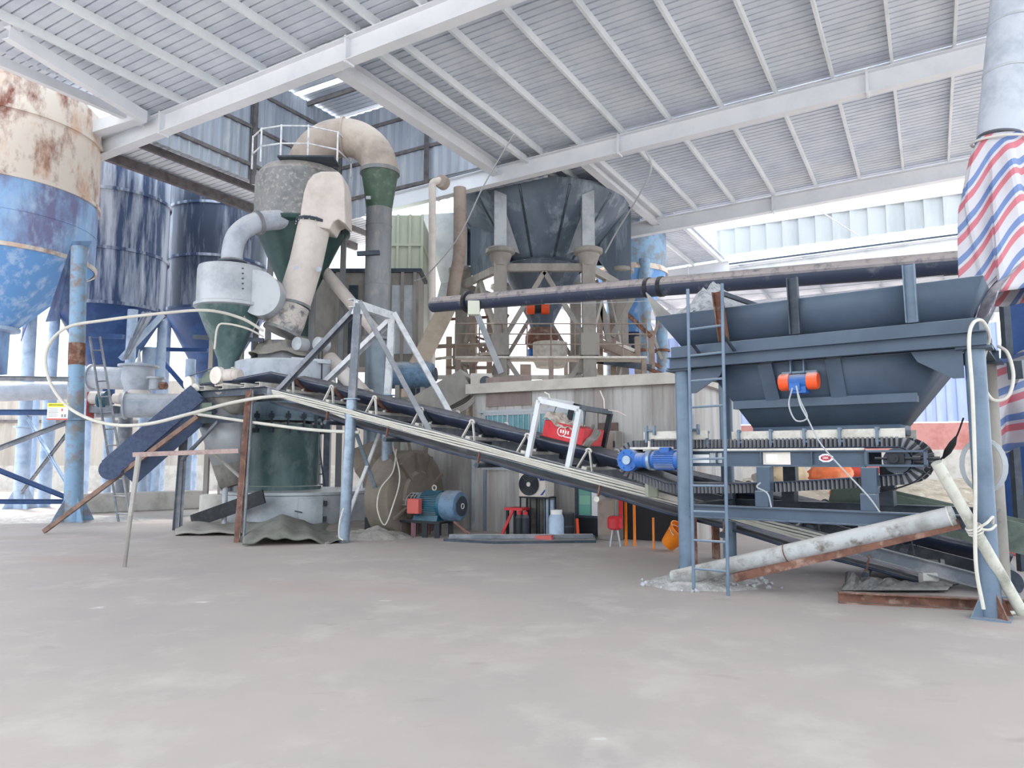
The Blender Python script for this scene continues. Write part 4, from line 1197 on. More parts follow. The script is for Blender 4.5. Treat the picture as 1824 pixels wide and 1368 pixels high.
# crossover pipe and riser
cr = thing('crossover_pipe', 'huge dusty brown U shaped pipe arching from cyclone top to the riser', 'pipe', at(612, 300, 20))
m_ = at(613, 262, 20)
R_ = 67 / FPX * 20
pts = arc((m_.x, 20, zt(292)), R_, PI, 0, (1, 0, 0), (0, 0, 1), 26)
MB().path(pts[:14], 0, 32, rs=[.58 - .05 * i / 13 for i in range(14)]).build('bend', M_brown, cr)
MB().path(pts[13:], 0, 32, rs=[.53 - .02 * i / 13 for i in range(14)]).build('bend', mat('tan dusted bend', 'b3a79d', .75, dirt='978c84', scale=1.4, dust=.4, dusth='c8bdb3'), cr)
q = pts[13]
MB().path([q + V((-.03, 0, 0)), q + V((.03, 0, 0))], .575, 32).build('flange', M_brown, cr)
MB().path([pts[-1] + V((0, 0, .05)), pts[-1] + V((0, 0, -.06))], .56, 32).build('flange', M_greypipe, cr)
for i in range(5):
    a = PI * .62 + .06 * i
    p = V((m_.x + math.cos(a) * R_ + 0, 20 - .5, zt(292) + math.sin(a) * R_ + .14))
    MB().path(arc(p, .07, 0, 2 * PI, (1, 0, 0), (0, .3, 1), 10), .012, 6).build('chain_link', M_rust, cr)
RX = pts[-1].x
rz = thing('riser_pipe', 'tall grey riser pipe with green flared top behind the trestle', 'pipe', (RX, 20, 0))
MB().lathe([(.36, zt(362)), (.44, zt(325)), (.52, zt(292)), (.54, zt(290))], (RX, 20, 0), 36).build('reducer', M_greenpipe, rz)
MB().lathe([(.36, zt(362)), (.36, zt(598)), (.42, zt(600)), (.42, zt(605)), (.31, zt(607))], (RX, 20, 0), 36).build('pipe_wall', M_greypipe, rz)
MB().lathe([(.31, zt(606)), (.31, .6)], (RX, 20, 0), 32).build('lower_pipe', mat('blue grey pipe', '7b8792', .4, .2, dirt='69747e', scale=2), rz)
for y in (395, 505):
    MB().lathe([(.37, 0), (.37, .03)], (RX, 20, zt(y)), 36).build('seam_band', M_greypipe, rz)
MB().bar(at(636, 452, 19.6), at(676, 450, 19.6), .1, .12).build('pipe_clamp', M_dark, rz)
MB().box((RX - .3, 19.6, zt(352)), (RX - .17, 19.66, zt(346))).build('hatch', M_palegrey, rz)
MB().box((RX - .5, 19.5, 0), (RX + .5, 20.5, .62)).build('pipe_plinth', M_conc, rz)

# big slanting duct from mill to cyclone
sd = thing('slanting_duct', 'fat pale beige duct slanting from the mill top up to the cyclone', 'duct', at(505, 600, 18.4))
c_ = [at(503, 592, 18.35), at(512, 572, 18.4), at(522, 545, 18.45), at(545, 470, 18.65), at(560, 402, 18.8)]
rr = [.44, .44, .42, .42, .42]
MB().path(c_[2:], 0, 36, rs=rr[2:]).build('pipe_wall', M_beige, sd)
MB().path(c_[:3], 0, 36, rs=rr[:3]).build('sooty_end', mat('soot stained duct end', 'c3bbb5', .7, dirt='6e6f72', scale=3.2, lo=.5, hi=.62, dirt2='8f8c8a', scale2=7), sd)
hd = [at(x, y, 18.42) for x, y in ((533, 398), (536, 372), (541, 342), (548, 322), (558, 310), (572, 305), (602, 305), (609, 312), (614, 332), (615, 398), (603, 390), (594, 394), (587, 408))]
MB().hexa(hd, [p + V((0, .82, 0)) for p in hd]).build('inlet_hood', M_beige, sd, bevel=.025)
d_ = (c_[-1] - c_[-2]).normalized()
for q, d_, m in ((c_[-1], (c_[-1] - c_[-2]).normalized(), M_dark), (c_[0], (c_[1] - c_[0]).normalized(), M_greypipe), (c_[2], d_, M_greypipe)):
    f = MB().path([q - d_ * .03, q + d_ * .04], .50 if m is not M_greypipe or q is c_[0] else .445, 36).build('flange', m, sd)
    if m is M_dark:
        x_, y_ = frame(d_)
        for i in range(18):
            a = 2 * PI * i / 18
            p = q + x_ * .475 * math.cos(a) + y_ * .475 * math.sin(a)
            MB().tube(p - d_ * .06, p + d_ * .07, .018, 6).build('bolt', M_palegrey, f)
# dark soot stains keep their own shape on the lower end
for px_, py_ in ((528, 478), (568, 480)):
    q = at(px_, py_, 18.2)
    MB().lathe([(.03, 0), (.07, .0), (.07, .02), (.03, .02)], q, 14, (0, -1, 0)).build('lifting_ring', M_whitedust, sd)

# small cyclone with scroll outlet and curved pipe
SC = at(408, 600, 18.0); SC.z = 0
z8 = lambda y: HCAM + (815 - y) / FPX * 18.0
sm = thing('small_cyclone', 'small pale grey cyclone with dark green cone left of the slanting duct', 'cyclone', SC + V((0, 0, z8(660))))
MB().lathe([(.35, z8(468)), (.78, z8(474)), (.80, z8(480)), (.80, z8(540)), (.86, z8(542)), (.86, z8(547)), (.78, z8(549))], SC, 44).build('drum', M_palegrey, sm)
MB().lathe([(.78, z8(549)), (.25, z8(640)), (.2, z8(665))], SC, 44).build('cone', M_green, sm)
sv = []
for y in (-.42, .38):
    for i in range(21):
        a = PI * .95 - 2.0 * PI * i / 20 * .83
        R = .42 + .35 * (1 - i / 20)
        sv.append(V((at(468, 530, 18).x + R * math.cos(a), 18 + y, z8(532) + R * math.sin(a))))
n_ = 21
MB().add(sv, [tuple(range(n_)), tuple(range(2 * n_ - 1, n_ - 1, -1))] + [(i, n_ + i, n_ + (i + 1) % n_, (i + 1) % n_) for i in range(n_)]).build('scroll_outlet', M_palegrey, sm, smooth=50)
pts = spline([at(414, 470, 18), at(414, 448, 18), at(424, 418, 18.1), at(452, 398, 18.4), at(490, 392, 18.8), at(535, 392, 19.3)], 7)
pp_ = MB().path(pts, .26, 24).build('curved_pipe', M_whitedust, sm)
MB().path([at(458, 397, 18.45), at(463, 396, 18.5)], .31, 24).build('flange', M_greypipe, pp_)
MB().lathe([(.36, 0), (.36, .04), (.28, .1)], at(414, 470, 18), 24).build('flange', M_dark, pp_)
for k in range(5):
    MB().tube(at(431, 478 + 9 * k, 17.2), at(434, 478 + 9 * k, 17.2), .02, 6).build('bolt', M_dark, sm)
for px_ in (392, 420, 366, 445):
    p, q = at(px_, 560, 18.1 if px_ in (392, 420) else 18.7), at(px_, 890, 18.1 if px_ in (392, 420) else 18.7)
    MB().bar(V((q.x, q.y, 0)), V((q.x, q.y, p.z - .02)), .11).build('support_leg', M_colgrey, sm)
MB().bar(at(345, 600, 18.0), at(470, 606, 18.0), .09, .1).build('platform_beam', M_dark, sm)
MB().bar(at(388, 577, 17.6), at(438, 566, 17.6), .08, .1).build('arm', M_colgrey, sm)

# chute under the conveyor head and blue woven chute belt
ch = thing('discharge_chute', 'dented grey sheet metal chute hanging below the conveyor head', 'chute', at(400, 860, 16.9))
A = [at(352, 690, 16.6), at(440, 700, 16.2), at(448, 706, 17.3), at(362, 700, 17.6)]
Bq = [at(352, 752, 16.6), at(428, 740, 16.2), at(436, 742, 17.1), at(366, 750, 17.3)]
Cq = [at(378, 830, 16.7), at(426, 822, 16.4), at(432, 822, 16.9), at(392, 836, 17.1)]
mb = MB()
for a, b in ((A, Bq), (Bq, Cq)):
    mb.add(a + b, [(i, (i + 1) % 4, 4 + (i + 1) % 4, 4 + i) for i in range(4)])
mb.build('chute_wall', M_palegrey, ch, solid=.015)
Dq = [at(392, 870, 16.7), at(424, 862, 16.4), at(430, 862, 16.9), at(400, 872, 17.1)]
MB().add(Cq + Dq, [(i, (i + 1) % 4, 4 + (i + 1) % 4, 4 + i) for i in range(4)]).build('chute_tail', M_cloth, ch, solid=.015)
MB().bar(at(372, 800, 16.3), at(428, 850, 16.0), .06, .05).build('chute_brace', M_colgrey, ch)
def dust_lump(u, v):
    a = 2 * PI * u
    R = .5 * (1 - v) ** .7 + .05
    return at(418, 700 + 38 * v, 16.1) + V((R * math.cos(a) * (1 + .2 * math.sin(3 * a)), R * .5 * math.sin(a), 0))
MB().grid(24, 10, dust_lump).build('sacking_sleeve', M_cloth, ch, solid=.01)
bm = thing('woven_chute', 'dark blue woven belt chute sloping down left from the conveyor head', 'chute', at(205, 850, 15.4))
t0_, t1_ = at(362, 712, 16.4), at(208, 846, 15.6)
dd = (t1_ - t0_).normalized()
sx, sy = frame(dd)
w_, h_ = .26, .40
s0_ = 1 if sx.y < 0 else -1
MB().sweep([(s0_ * w_, .0), (s0_ * (w_ + .03), .0), (s0_ * (w_ + .03), h_ + .02), (s0_ * w_, h_ + .02)], t0_, t1_).build('belt_face', M_mesh, bm)
MB().sweep([(-w_ + .03, -h_), (w_ - .03, -h_), (w_ - .03, h_ - .03), (-w_ + .03, h_ - .03)], t0_, t1_ - dd * .1).build('trough', mat('dark blue trough', '2d3c58', .5, dirt='3a4a66', scale=3), bm)
MB().lathe([(h_ * .55, -w_ - .02), (h_ * .55, w_ + .02)], t1_ + sy * h_ * .45, 28, sx).build('belt_end', M_mesh, bm)
a_, b_ = fl(78, 951) + V((0, 0, .05)), at(352, 742, 15.4)
MB().bar(a_, b_, .075, .09).solo('rusty_pole', mat('rust brown pole', '8e7468', .8, dirt='6f5a52', scale=5), 'long rust brown pole propped slanting under the blue woven chute', 'pole')
a_, b_ = fl(222, 1010), at(247, 815, 11.6)
MB().path([a_, at(232, 920, 11.0), b_], .03, 8, [.028, .035, .045]).solo('prop_pole', M_colgrey, 'thin grey prop pole standing on the open floor in front of the chute', 'pole')
# ---------------------------------------------------------------- silos along the left
def silo(name, label, cx, D, r, prof_y, mats, ring_y, group=None, seed=0):
    """prof_y: (radius, photo row at distance D) pairs for cylinder then cone"""
    c = at(cx, 700, D); c.z = 0
    zz = lambda y: HCAM + (815 - y) / FPX * D
    t = thing(name, label, 'silo', c + V((0, 0, zz(prof_y[-1][-1][1]))), group)
    for pr, m, nm in zip(prof_y, mats, ('upper_shell', 'lower_shell', 'cone', 'neck')):
        MB().lathe([(R, zz(y)) for R, y in pr], c, 56, cap=False).build(nm, m, t)
    for y, R in ring_y:
        MB().lathe([(R, zz(y) - .05), (R + .06, zz(y) - .05), (R + .06, zz(y) + .05), (R, zz(y) + .05)], c, 56, cap=False).build('stiffener_ring', mats[4] if len(mats) > 4 else mats[0], t)
    return t, c, zz
s1, c1_, z1_ = silo('storage_silo', 'nearest silo, cream rusty top over weathered blue shell, at the left edge', -20, 19.5, 2.25,
    [[(2.1, 158), (2.3, 172), (2.3, 343)], [(2.3, 343), (2.3, 462)], [(2.3, 462), (.5, 585)], [(.38, 585), (.38, 665)]],
    [M_silocream, M_siloblue, M_siloblue2, M_siloblue, M_silocream], [(226, 2.3), (343, 2.3), (462, 2.3)])
MB().lathe([(2.1, z1_(160)), (.2, z1_(140))], c1_, 48).build('lid', M_silocream, s1)
for y in (402,):
    MB().lathe([(2.3, z1_(y)), (2.32, z1_(y)), (2.32, z1_(y) + .04), (2.3, z1_(y) + .04)], c1_, 56, cap=False).build('weld_seam', M_siloblue, s1)
MB().lathe([(.4, z1_(590)), (.62, z1_(588)), (.62, z1_(582)), (.4, z1_(580))], c1_, 32).build('outlet_flange', M_legpale, s1)
lg = fl(130, 930)
legs = [(lg, M_legblue), (fl(36, 906), M_legpale), (c1_ + V((-1.8, -2.1, 0)), M_legblue)]
for p, m in legs:
    tp_ = V((p.x, p.y, z1_(452)))
    d_ = (c1_ - p); d_.z = 0; d_.normalize()
    tp_ = tp_ + d_ * .35
    mid = p.lerp(tp_, .36)
    l_ = MB().tube(p, mid, .215, 22).tube(mid, tp_, .19, 22).build('support_leg', m, s1)
    MB().lathe([(.3, 0), (.3, .05)], mid, 22).build('joint_flange', m, l_)
    for a in (-.6, 1.0, 2.6, 4.1):
        v = V((math.cos(a), math.sin(a), 0))
        MB().plate([p + v * .18, p + v * .52, p + v * .2 + V((0, 0, .62))], .025).build('foot_gusset', m, l_)
    w2 = (tp_ + d_ * .3)
    MB().plate([tp_ + V((-.25, .1, .2)), tp_ + V((.25, .1, .2)), tp_ + d_ * 1.1 + V((.05, 0, -1.9)), tp_ + d_ * .5 + V((-.1, 0, -1.9))], .04).build('wing_plate', M_siloblue, s1)
P1, P2 = fl(130, 930), fl(36, 906)
PL = c1_ + V((-1.8, -2.1, 0))
def zat(p, y): return HCAM + (815 - y) / FPX * p.y
for (p, ya), (q, yb), w, m in (((P1, 735), (PL, 735), .14, M_navycone), ((P1, 676), (PL, 670), .12, M_rail), ((P1, 892), (PL, 892), .12, M_navycone),
                               ((P1, 745), (PL, 905), .12, M_rail), ((P1, 890), (PL, 730), .12, M_navycone),
                               ((P1, 748), (P2, 880), .1, M_rail), ((P1, 880), (P2, 738), .1, M_legpale), ((P1, 738), (P2, 738), .1, M_rail)):
    a_, b_ = V((p.x, p.y, zat(p, ya))), V((q.x, q.y, zat(q, yb)))
    MB().chan(a_, b_, w * .6, w, .012).build('leg_brace', m, s1)
tq = V((P1.x, P1.y, z1_(452))); dq = (c1_ - P1); dq.z = 0; tq = tq + dq.normalized() * .35
MB().tube(P1.lerp(tq, .56), P1.lerp(tq, .64), .196, 22).build('rust_band', M_rust, s1)
# notice board on the blue post
sg = thing('safety_notice', 'white notice board with yellow header fixed on the braces left of the blue post', 'sign', at(103, 748, 17.9))
x0_, x1_ = at(85, 718, 17.9), at(120, 748, 17.9)
wd, ht = x1_.x - x0_.x, x0_.z - x1_.z
yb_ = 17.9
MB().box((x0_.x, yb_, x1_.z), (x1_.x, yb_ + .02, x0_.z)).build('board', M_whitep, sg)
MB().box((x0_.x, yb_ - .006, x0_.z - ht * .24), (x1_.x, yb_, x0_.z)).build('yellow_header', M_yellow, sg)
MB().box((x0_.x, yb_ - .006, x1_.z), (x1_.x, yb_, x1_.z + ht * .09)).build('red_footer', M_redp, sg)
text('lettering', '有限空间作业安全告知牌', wd / 12.5, M_blackink, sg, basis(V((x0_.x + wd / 2, yb_ - .009, x0_.z - ht * .12)), V((1, 0, 0)), V((0, 0, 1)), V((0, -1, 0))))
for i in range(7):
    z = x0_.z - ht * (.34 + .075 * i)
    MB().box((x0_.x + wd * .06, yb_ - .005, z), (x0_.x + wd * (.55 if i % 2 else .48), yb_, z + ht * .025)).build('text_line', M_ink, sg)
MB().box((x0_.x + wd * .68, yb_ - .005, x0_.z - ht * .48), (x0_.x + wd * .76, yb_, x0_.z - ht * .33)).build('warning_mark', M_redp, sg)
for k in (.69, .83):
    MB().box((x0_.x + wd * k, yb_ - .005, x1_.z + ht * .16), (x0_.x + wd * (k + .09), yb_, x1_.z + ht * .34)).build('picture_mark', M_ink, sg)

s2, c2_, z2_ = silo('storage_silo', 'second silo from the left, navy shell with pale vertical streaks', 190, 25.0, 1.7,
    [[(1.7, 262), (1.7, 352)], [(1.7, 352), (1.7, 552)], [(1.7, 552), (.3, 690)], [(.25, 690), (.25, 720)]],
    [M_silonavy, M_silonavy, M_navycone, M_navycone, M_silonavy], [(352, 1.7), (457, 1.7), (552, 1.7)])
for a in (-.9, .9, 2.2, 4.0):
    p = c2_ + V((math.sin(a) * 1.65, -math.cos(a) * 1.65, 0))
    MB().tube(p, V((p.x, p.y, z2_(560))), .16, 18).build('support_leg', M_legpale, s2)
for a in (-.95, .0):
    pass
s3, c3_, z3_ = silo('storage_silo', 'third silo from the left, dark navy, just left of the small cyclone', 378, 29.0, 1.9,
    [[(1.86, 318), (1.9, 325), (1.9, 377)], [(1.9, 377), (1.9, 560)], [(1.9, 560), (.35, 690)], [(.3, 690), (.3, 720)]],
    [M_silonavy2, M_silonavy2, M_navycone, M_navycone, M_silonavy], [(377, 1.9), (470, 1.9), (560, 1.9)])
for a in (-1.1, .7, 2.4, 3.9):
    p = c3_ + V((math.sin(a) * 1.75, -math.cos(a) * 1.75, 0))
    MB().tube(p, V((p.x, p.y, z3_(565))), .17, 18).build('support_leg', M_legpale, s3)
for (px0, py0), (px1, py1), D, m in (((215, 640), (290, 560), 23.0, M_legpale), ((160, 597), (220, 600), 22.8, M_navycone), ((275, 622), (370, 624), 26.8, M_navycone), ((280, 632), (330, 690), 26.8, M_navycone)):
    MB().bar(at(px0, py0, D), at(px1, py1, D), .14).build('leg_brace', m, s2 if D < 25 else s3)
# screw conveyors and valve between the silos
def screw(label, p, q, r, m=M_whitedust):
    t = thing('screw_conveyor', label, 'screw conveyor', p)
    MB().tube(p, q, r, 24).build('trough_tube', m, t)
    d = (q - p).normalized()
    for e, s in ((p, -1), (q, 1)):
        MB().tube(e, e + d * s * .05, r + .06, 24).build('end_flange', m, t)
    return t
sA = screw('long white dusted tube screw level behind the blue post at left', at(-60, 700, 21.5), at(175, 694, 22.5), .28)
sB = screw('white dusted tube screw running from the ladder to the valve housing', at(165, 672, 21.5), at(258, 676, 21.5), .33)
sC = screw('lower white dusted tube screw right of the valve housing', at(225, 722, 20.8), at(335, 722, 21.2), .34)
MB().bar(at(165, 735, 21.0), at(265, 735, 21.0), .3, .28).solo('pale_trough', M_whitedust, 'pale rectangular trough under the lower tube screw', 'trough')
vh = thing('valve_housing', 'white round valve housing standing above the lower tube screw', 'valve', at(245, 705, 21.2))
MB().lathe([(.55, .62), (.55, .68), (.42, .7), (.45, .25), (.36, .0), (.36, -.12)], at(245, 692, 21.2), 32).build('body', M_whitedust, vh)
MB().lathe([(.2, .68), (.06, .8), (.02, 1.15)], at(245, 692, 21.2), 16).build('spindle', M_whitedust, vh)
MB().lathe([(.3, 0), (.33, .1), (.28, .2), (.33, .3), (.28, .4)], at(245, 720, 21.1), 24).build('bellows', M_acwhite, vh)
MB().lathe([(.18, 0), (.18, .3), (.26, .3), (.26, .36)], at(277, 694, 20.9), 20).build('side_valve', M_palegrey, vh)
MB().lathe([(.05, -.12), (.11, -.08), (.11, .08), (.05, .12)], at(291, 687, 20.8), 14, (1, 0, 0)).build('hand_wheel', M_rust, vh)
gm2 = thing('geared_motor', 'blue grey geared motor on bracket left of the valve housing', 'motor', at(180, 722, 20.6))
MB().lathe([(.1, 0), (.19, .02), (.19, .4), (.15, .45)], at(160, 709, 20.6), 20, (1, 0, 0)).build('motor_body', M_beige, gm2)
MB().lathe([(.24, 0), (.24, .06), (.18, .1), (.24, .14), (.24, .2)], at(178, 712, 20.6), 22, (1, 0, 0)).build('coupling', M_tealmotor, gm2)
MB().lathe([(.14, 0), (.16, .2), (.1, .3)], at(203, 710, 20.6), 20, (1, 0, 0)).build('gear_head', M_beige, gm2)
MB().box(at(157, 735, 20.5), at(215, 724, 20.9)).build('base', M_rail, gm2)
MB().box(at(152, 748, 20.4), at(170, 700, 20.8)).build('red_bracket', M_redp, gm2)
for i, (px_, D, py_, w) in enumerate(((224, 22, 742, .2), (258, 23, 742, .16), (196, 23, 742, .14), (270, 26, 620, .3), (90, 24, 700, .2), (62, 25, 700, .18), (340, 24, 640, .16))):
    p = at(px_, py_, D)
    nm = ['short grey post under the pale trough', 'thin pale post right of the pale trough', 'thin pale post left of the pale trough', 'pale round post between second and third silo',
          'pale round post behind the notice board', 'dim pale post left of the notice board', 'dim grey post behind the conveyor head leg'][i]
    MB().tube(V((p.x, p.y, 0)), p, w, 16).solo('yard_post', M_legpale if i else M_rail, nm, 'post')
# dust curtains: shreds of plastic hanging on the cones
def shred(px0, py0, px1, py1, D, lab):
    def fn(u, v):
        a = at(px0, py0, D).lerp(at(px1, py1, D - .3), v)
        return a + V((.35 * (u - .5) * (1 - .5 * v), .08 * math.sin(20 * u + 5 * v), .02 * math.sin(31 * u)))
    MB().grid(14, 12, fn).solo('plastic_shred', M_whitedust, lab, 'plastic sheet', solid=.004)
shred(262, 556, 225, 640, 22.6, 'pale shred of plastic hanging on the second silo cone')
# steel ladder on the left
la, lb_ = fl(211, 929), fl(233, 931)
ta, tb2 = at(160, 600, 19.6), at(178, 600, 19.8)
l2 = thing('steel_ladder', 'narrow grey steel ladder leaning right of the blue silo post', 'ladder', la)
for p, q in ((la, ta), (lb_, tb2)):
    MB().tube(p, q, .03, 10).build('rail', M_rail, l2)
for i in range(11):
    k = .04 + .088 * i
    MB().tube(la.lerp(ta, k), lb_.lerp(tb2, k), .02, 8).build('rung', M_rail, l2)
# second mill ladder
la, lb_ = at(557, 872, 20.5), at(579, 872, 20.5)
ta, tb2 = at(547, 778, 20.8), at(566, 778, 20.8)
l3 = thing('steel_ladder', 'short dark ladder standing behind the right side of the mill', 'ladder', la)
for p, q in ((la, ta), (lb_, tb2)):
    MB().tube(p, q, .025, 8).build('rail', M_dark, l3)
for i in range(5):
    k = .1 + .19 * i
    MB().tube(la.lerp(ta, k), lb_.lerp(tb2, k), .02, 8).build('rung', M_dark, l3)
MB().box(at(535, 935, 20.4), at(600, 874, 21.2)).solo('ladder_block', M_conc, 'concrete block carrying the dark ladder behind the mill', 'block')
c_ = fl(60, 925)
def pw(u, v):
    a, r = 2 * PI * u, v
    return c_ + V((math.cos(a) * r * 3.2, math.sin(a) * r * 1.3, .1 * (1 - r) * (1 + .6 * noise.noise(V((math.cos(a) * r * 4, math.sin(a) * r * 4, 0)))) - .003))
MB().grid(48, 12, pw).solo('stone_powder', M_powder, 'pale powder drifted on the floor round the blue silo post', 'powder', kind='stuff')
# ---------------------------------------------------------------- control room and the things along its wall
RP = V((-.15, 16.0, 0))                      # a point on its front wall, which runs along W
def rw(k, d, z):
    return RP + W * k + U * d + V((0, 0, z))
RM = basis(RP, W, U, V((0, 0, 1)))
KL, KR, ZR = -2.9, 4.15, 3.02
rm = thing('control_room', 'low grey panel control room with flat roof behind the conveyor', 'building', rw(.8, 2, 0))
vs, fs = [], []
k = -.85
xs = []
while k < KR:
    xs += [(k, 0), (k + .012, .012), (k + .03, .012), (k + .042, 0)]; k += .21
n = len(xs)
MB(RM).add([(a, b, 0) for a, b in xs] + [(a, b, ZR) for a, b in xs], [(i, i + 1, n + i + 1, n + i) for i in range(n - 1)]).build('panel_wall', M_panel, rm, smooth=0)
MB(RM).box((KL, .15, 0), (-.85, .25, 2.2)).build('panel_wall', M_panel, rm)
MB(RM).box((KR - .02, 0, 0), (KR + .02, 4, ZR)).build('panel_wall', M_panel, rm)
MB(RM).box((-.85, 0.02, 0), (-.8, 4, ZR)).build('panel_wall', M_panel, rm)
MB(RM).box((KR - .12, -.03, 0), (KR + .04, .0, ZR)).build('corner_trim', M_palegrey, rm)
for k in (-.85, -.55):
    MB(RM).box((k, -.03, 0), (k + .08, -.0, 2.4)).build('pilaster', mat('bluish panel edge', '8a94a4', .6, dirt='70798a', scale=2, streak=.6) if k == -.55 else M_palegrey, rm)
MB(RM).box((-.95, -.15, ZR), (KR + .15, 4.2, ZR + .22)).build('roof_slab', M_slab, rm)
def px2k(px, d=0.0):
    r = (px - 912) / FPX
    p = RP + U * d
    return (r * p.y - p.x) / (W.x - r * W.y)
def zpx(px, py, d=0.0):
    p = RP + U * d + W * px2k(px, d)
    return HCAM + (815 - py) / FPX * p.y
# barred window
k0, k1 = px2k(862, -.02), px2k(1040, -.02)
zt_, zb_ = zpx(900, 740), zpx(900, 832)
wn = MB(RM)
for a, b, c, d in ((k0, k1, zt_, zt_ + .06), (k0, k1, zb_ - .06, zb_), (k0, k0 + .06, zb_, zt_), (k1 - .06, k1, zb_, zt_), ((k0 + k1) / 2 - .03, (k0 + k1) / 2 + .03, zb_, zt_), (k0 + .6, k0 + .65, zb_, zt_)):
    wn.box((a, -.05, c), (b, 0.0, d))
w0 = wn.build('window_frame', M_palegrey, rm)
MB(RM).box((k0, -.02, zb_), (k1, -.012, zt_)).build('pane', M_glass, w0)
k = k0 + .12
while k < k1:
    MB(RM).tube((k, -.06, zb_ - .02), (k, -.06, zt_ + .02), .01, 6).build('bar', M_palegrey, w0); k += .13
MB(RM).box((k0 - .1, -.06, zt_ + .06), (k1 + .05, 0, zt_ + .12)).build('lintel', M_palegrey, w0)
MB(RM).box((k0 + .05, -.02, zt_ + .2), (k0 + 1.2, -.005, zt_ + .85)).build('brown_panel', mat('brownish wall panel', '93827f', .7, dirt='7d6d6b', scale=2, streak=.8), rm)
# glazed door with green boxes behind, brown side panel
k0, k1 = px2k(1024, -.02), px2k(1066, -.02)
db = MB(RM)
zd0, zd1 = zpx(1045, 916), zpx(1045, 850)
for a, b, c, d in ((k0, k1, zd0 - .05, zd0), (k0, k0 + .07, 0, 2.1), (k1 - .16, k1, zd0, 2.1), (k0, k1, 2.05, 2.1)):
    db.box((a, -.06, c), (b, 0, d))
dd0 = db.build('door_frame', M_dark, rm)
MB(RM).box((k0 + .07, -.03, zd0), (k1 - .16, -.02, 2.05)).build('door_glass', M_glass, dd0)
MB(RM).box((k1 - .15, -.065, zd0), (k1 - .01, -.06, 1.6)).build('white_stile', M_whitep, dd0)
MB(RM).box((k0 + .07, -.02, .02), (k1 - .02, -.012, zd0 - .05)).build('dark_panel', M_black2, dd0)
for i in range(3):
    MB(RM).box((k0 + .1, -.045, zd0 + .02 + .2 * i), (k1 - .19, -.032, zd0 + .2 + .2 * i)).build('green_pack', mat('pale green packs', '8fc9ae' if i % 2 else '6fb4a0', .5), dd0)
MB(RM).box((k1 + .0, -.04, 0), (k1 + .42, -.01, 2.3)).build('brown_panel', mat('brown door panel', '6f5a53', .7, dirt='5c4a45', scale=3, streak=.5), rm)
# opening further right: flat sheet with its inside shade painted dark
k0, k1 = px2k(1105, -.02), px2k(1215, -.02)
MB(RM).box((k0, -.02, 0), (k1, -.005, 1.25)).build('painted_opening', mat('painted opening shade', '2c2a2c', .8), rm)
# tall narrow cabinet
k0, k1 = px2k(1064, -.35), px2k(1098, -.35)
cb2 = thing('tall_cabinet', 'narrow brown grey steel cabinet against the control room wall', 'cabinet', rw((k0 + k1) / 2, -.2, 0))
MB(RM).box((k0, -.4, 0), (k1, -.05, zpx(1080, 768, -.4))).build('body', M_colgrey, cb2, bevel=.01)
MB(RM).box((k0 + .03, -.415, .1), (k1 - .05, -.4, zpx(1080, 768, -.4) - .05)).build('door', M_colbrown, cb2)
for z in (1.55, 1.8):
    MB(RM).box((k1 - .05, -.43, z), (k1 - .02, -.41, z + .12)).build('handle', M_black2, cb2)
# air conditioner outdoor unit on a stand
AD = -.75
k0, k1 = px2k(924, AD), px2k(974, AD)
za, zb2 = zpx(950, 884, AD), zpx(950, 842, AD)
ac = thing('air_conditioner', 'off white air conditioner outdoor unit with round fan grille on black stand', 'air conditioner', rw((k0 + k1) / 2, AD, za))
MB(RM).box((k0, AD, za), (k1, AD + .32, zb2)).build('casing', M_acwhite, ac, bevel=.015)
fc = V((k0 + (k1 - k0) * .37, AD - .005, (za + zb2) / 2 + .01))
MB(RM).lathe([(.225, 0), (.225, .015)], fc, 36, (0, -1, 0)).build('fan_recess', M_black2, ac)
for r_ in (.055, .09, .125, .16, .19, .22):
    MB(RM).path([fc + V((r_ * math.cos(a), -.02, r_ * math.sin(a))) for a in [2 * PI * i / 32 for i in range(33)]], .005, 5).build('grille_ring', M_dark, ac)
for i in range(4):
    a = PI / 4 + i * PI / 2
    MB(RM).bar(fc + V((.04 * math.cos(a), -.022, .04 * math.sin(a))), fc + V((.2 * math.cos(a), -.022, .2 * math.sin(a))), .007).build('grille_spoke', M_dark, ac)
MB(RM).lathe([(.045, .015), (.045, .03)], fc, 18, (0, -1, 0)).build('fan_cap', M_acwhite, ac)
wq = k1 - k0; hq = zb2 - za
MB(RM).box((k0 + wq * .74, AD - .006, za + hq * .68), (k0 + wq * .90, AD, za + hq * .86)).build('blue_label', M_navy, ac)
MB(RM).plate([(k0 + wq * .76, AD - .001, za + hq * .08), (k0 + wq * .84, AD - .001, za + hq * .08), (k0 + wq * .93, AD - .001, za + hq * .24), (k0 + wq * .93, AD - .001, za + hq * .33)], .005).build('blue_flash', M_navy, ac)
MB(RM).box((k1 - .03, AD - .004, za), (k1 - .015, AD, zb2)).build('edge_line', M_ink, ac)
ast = thing('unit_stand', 'thin black steel stand under the air conditioner unit', 'stand', rw((k0 + k1) / 2, AD, 0))
for k in (k0 + .02, k0 + .25, k1 - .2, k1 + .03):
    for d in (AD + .03, AD + .3):
        MB(RM).bar((k, d, 0), (k, d, za - .015), .025).build('leg', M_black2, ast)
for d in (AD + .03, AD + .3):
    MB(RM).bar((k0, d, za - .015), (k1 + .05, d, za - .015), .03).build('shelf_rail', M_black2, ast)
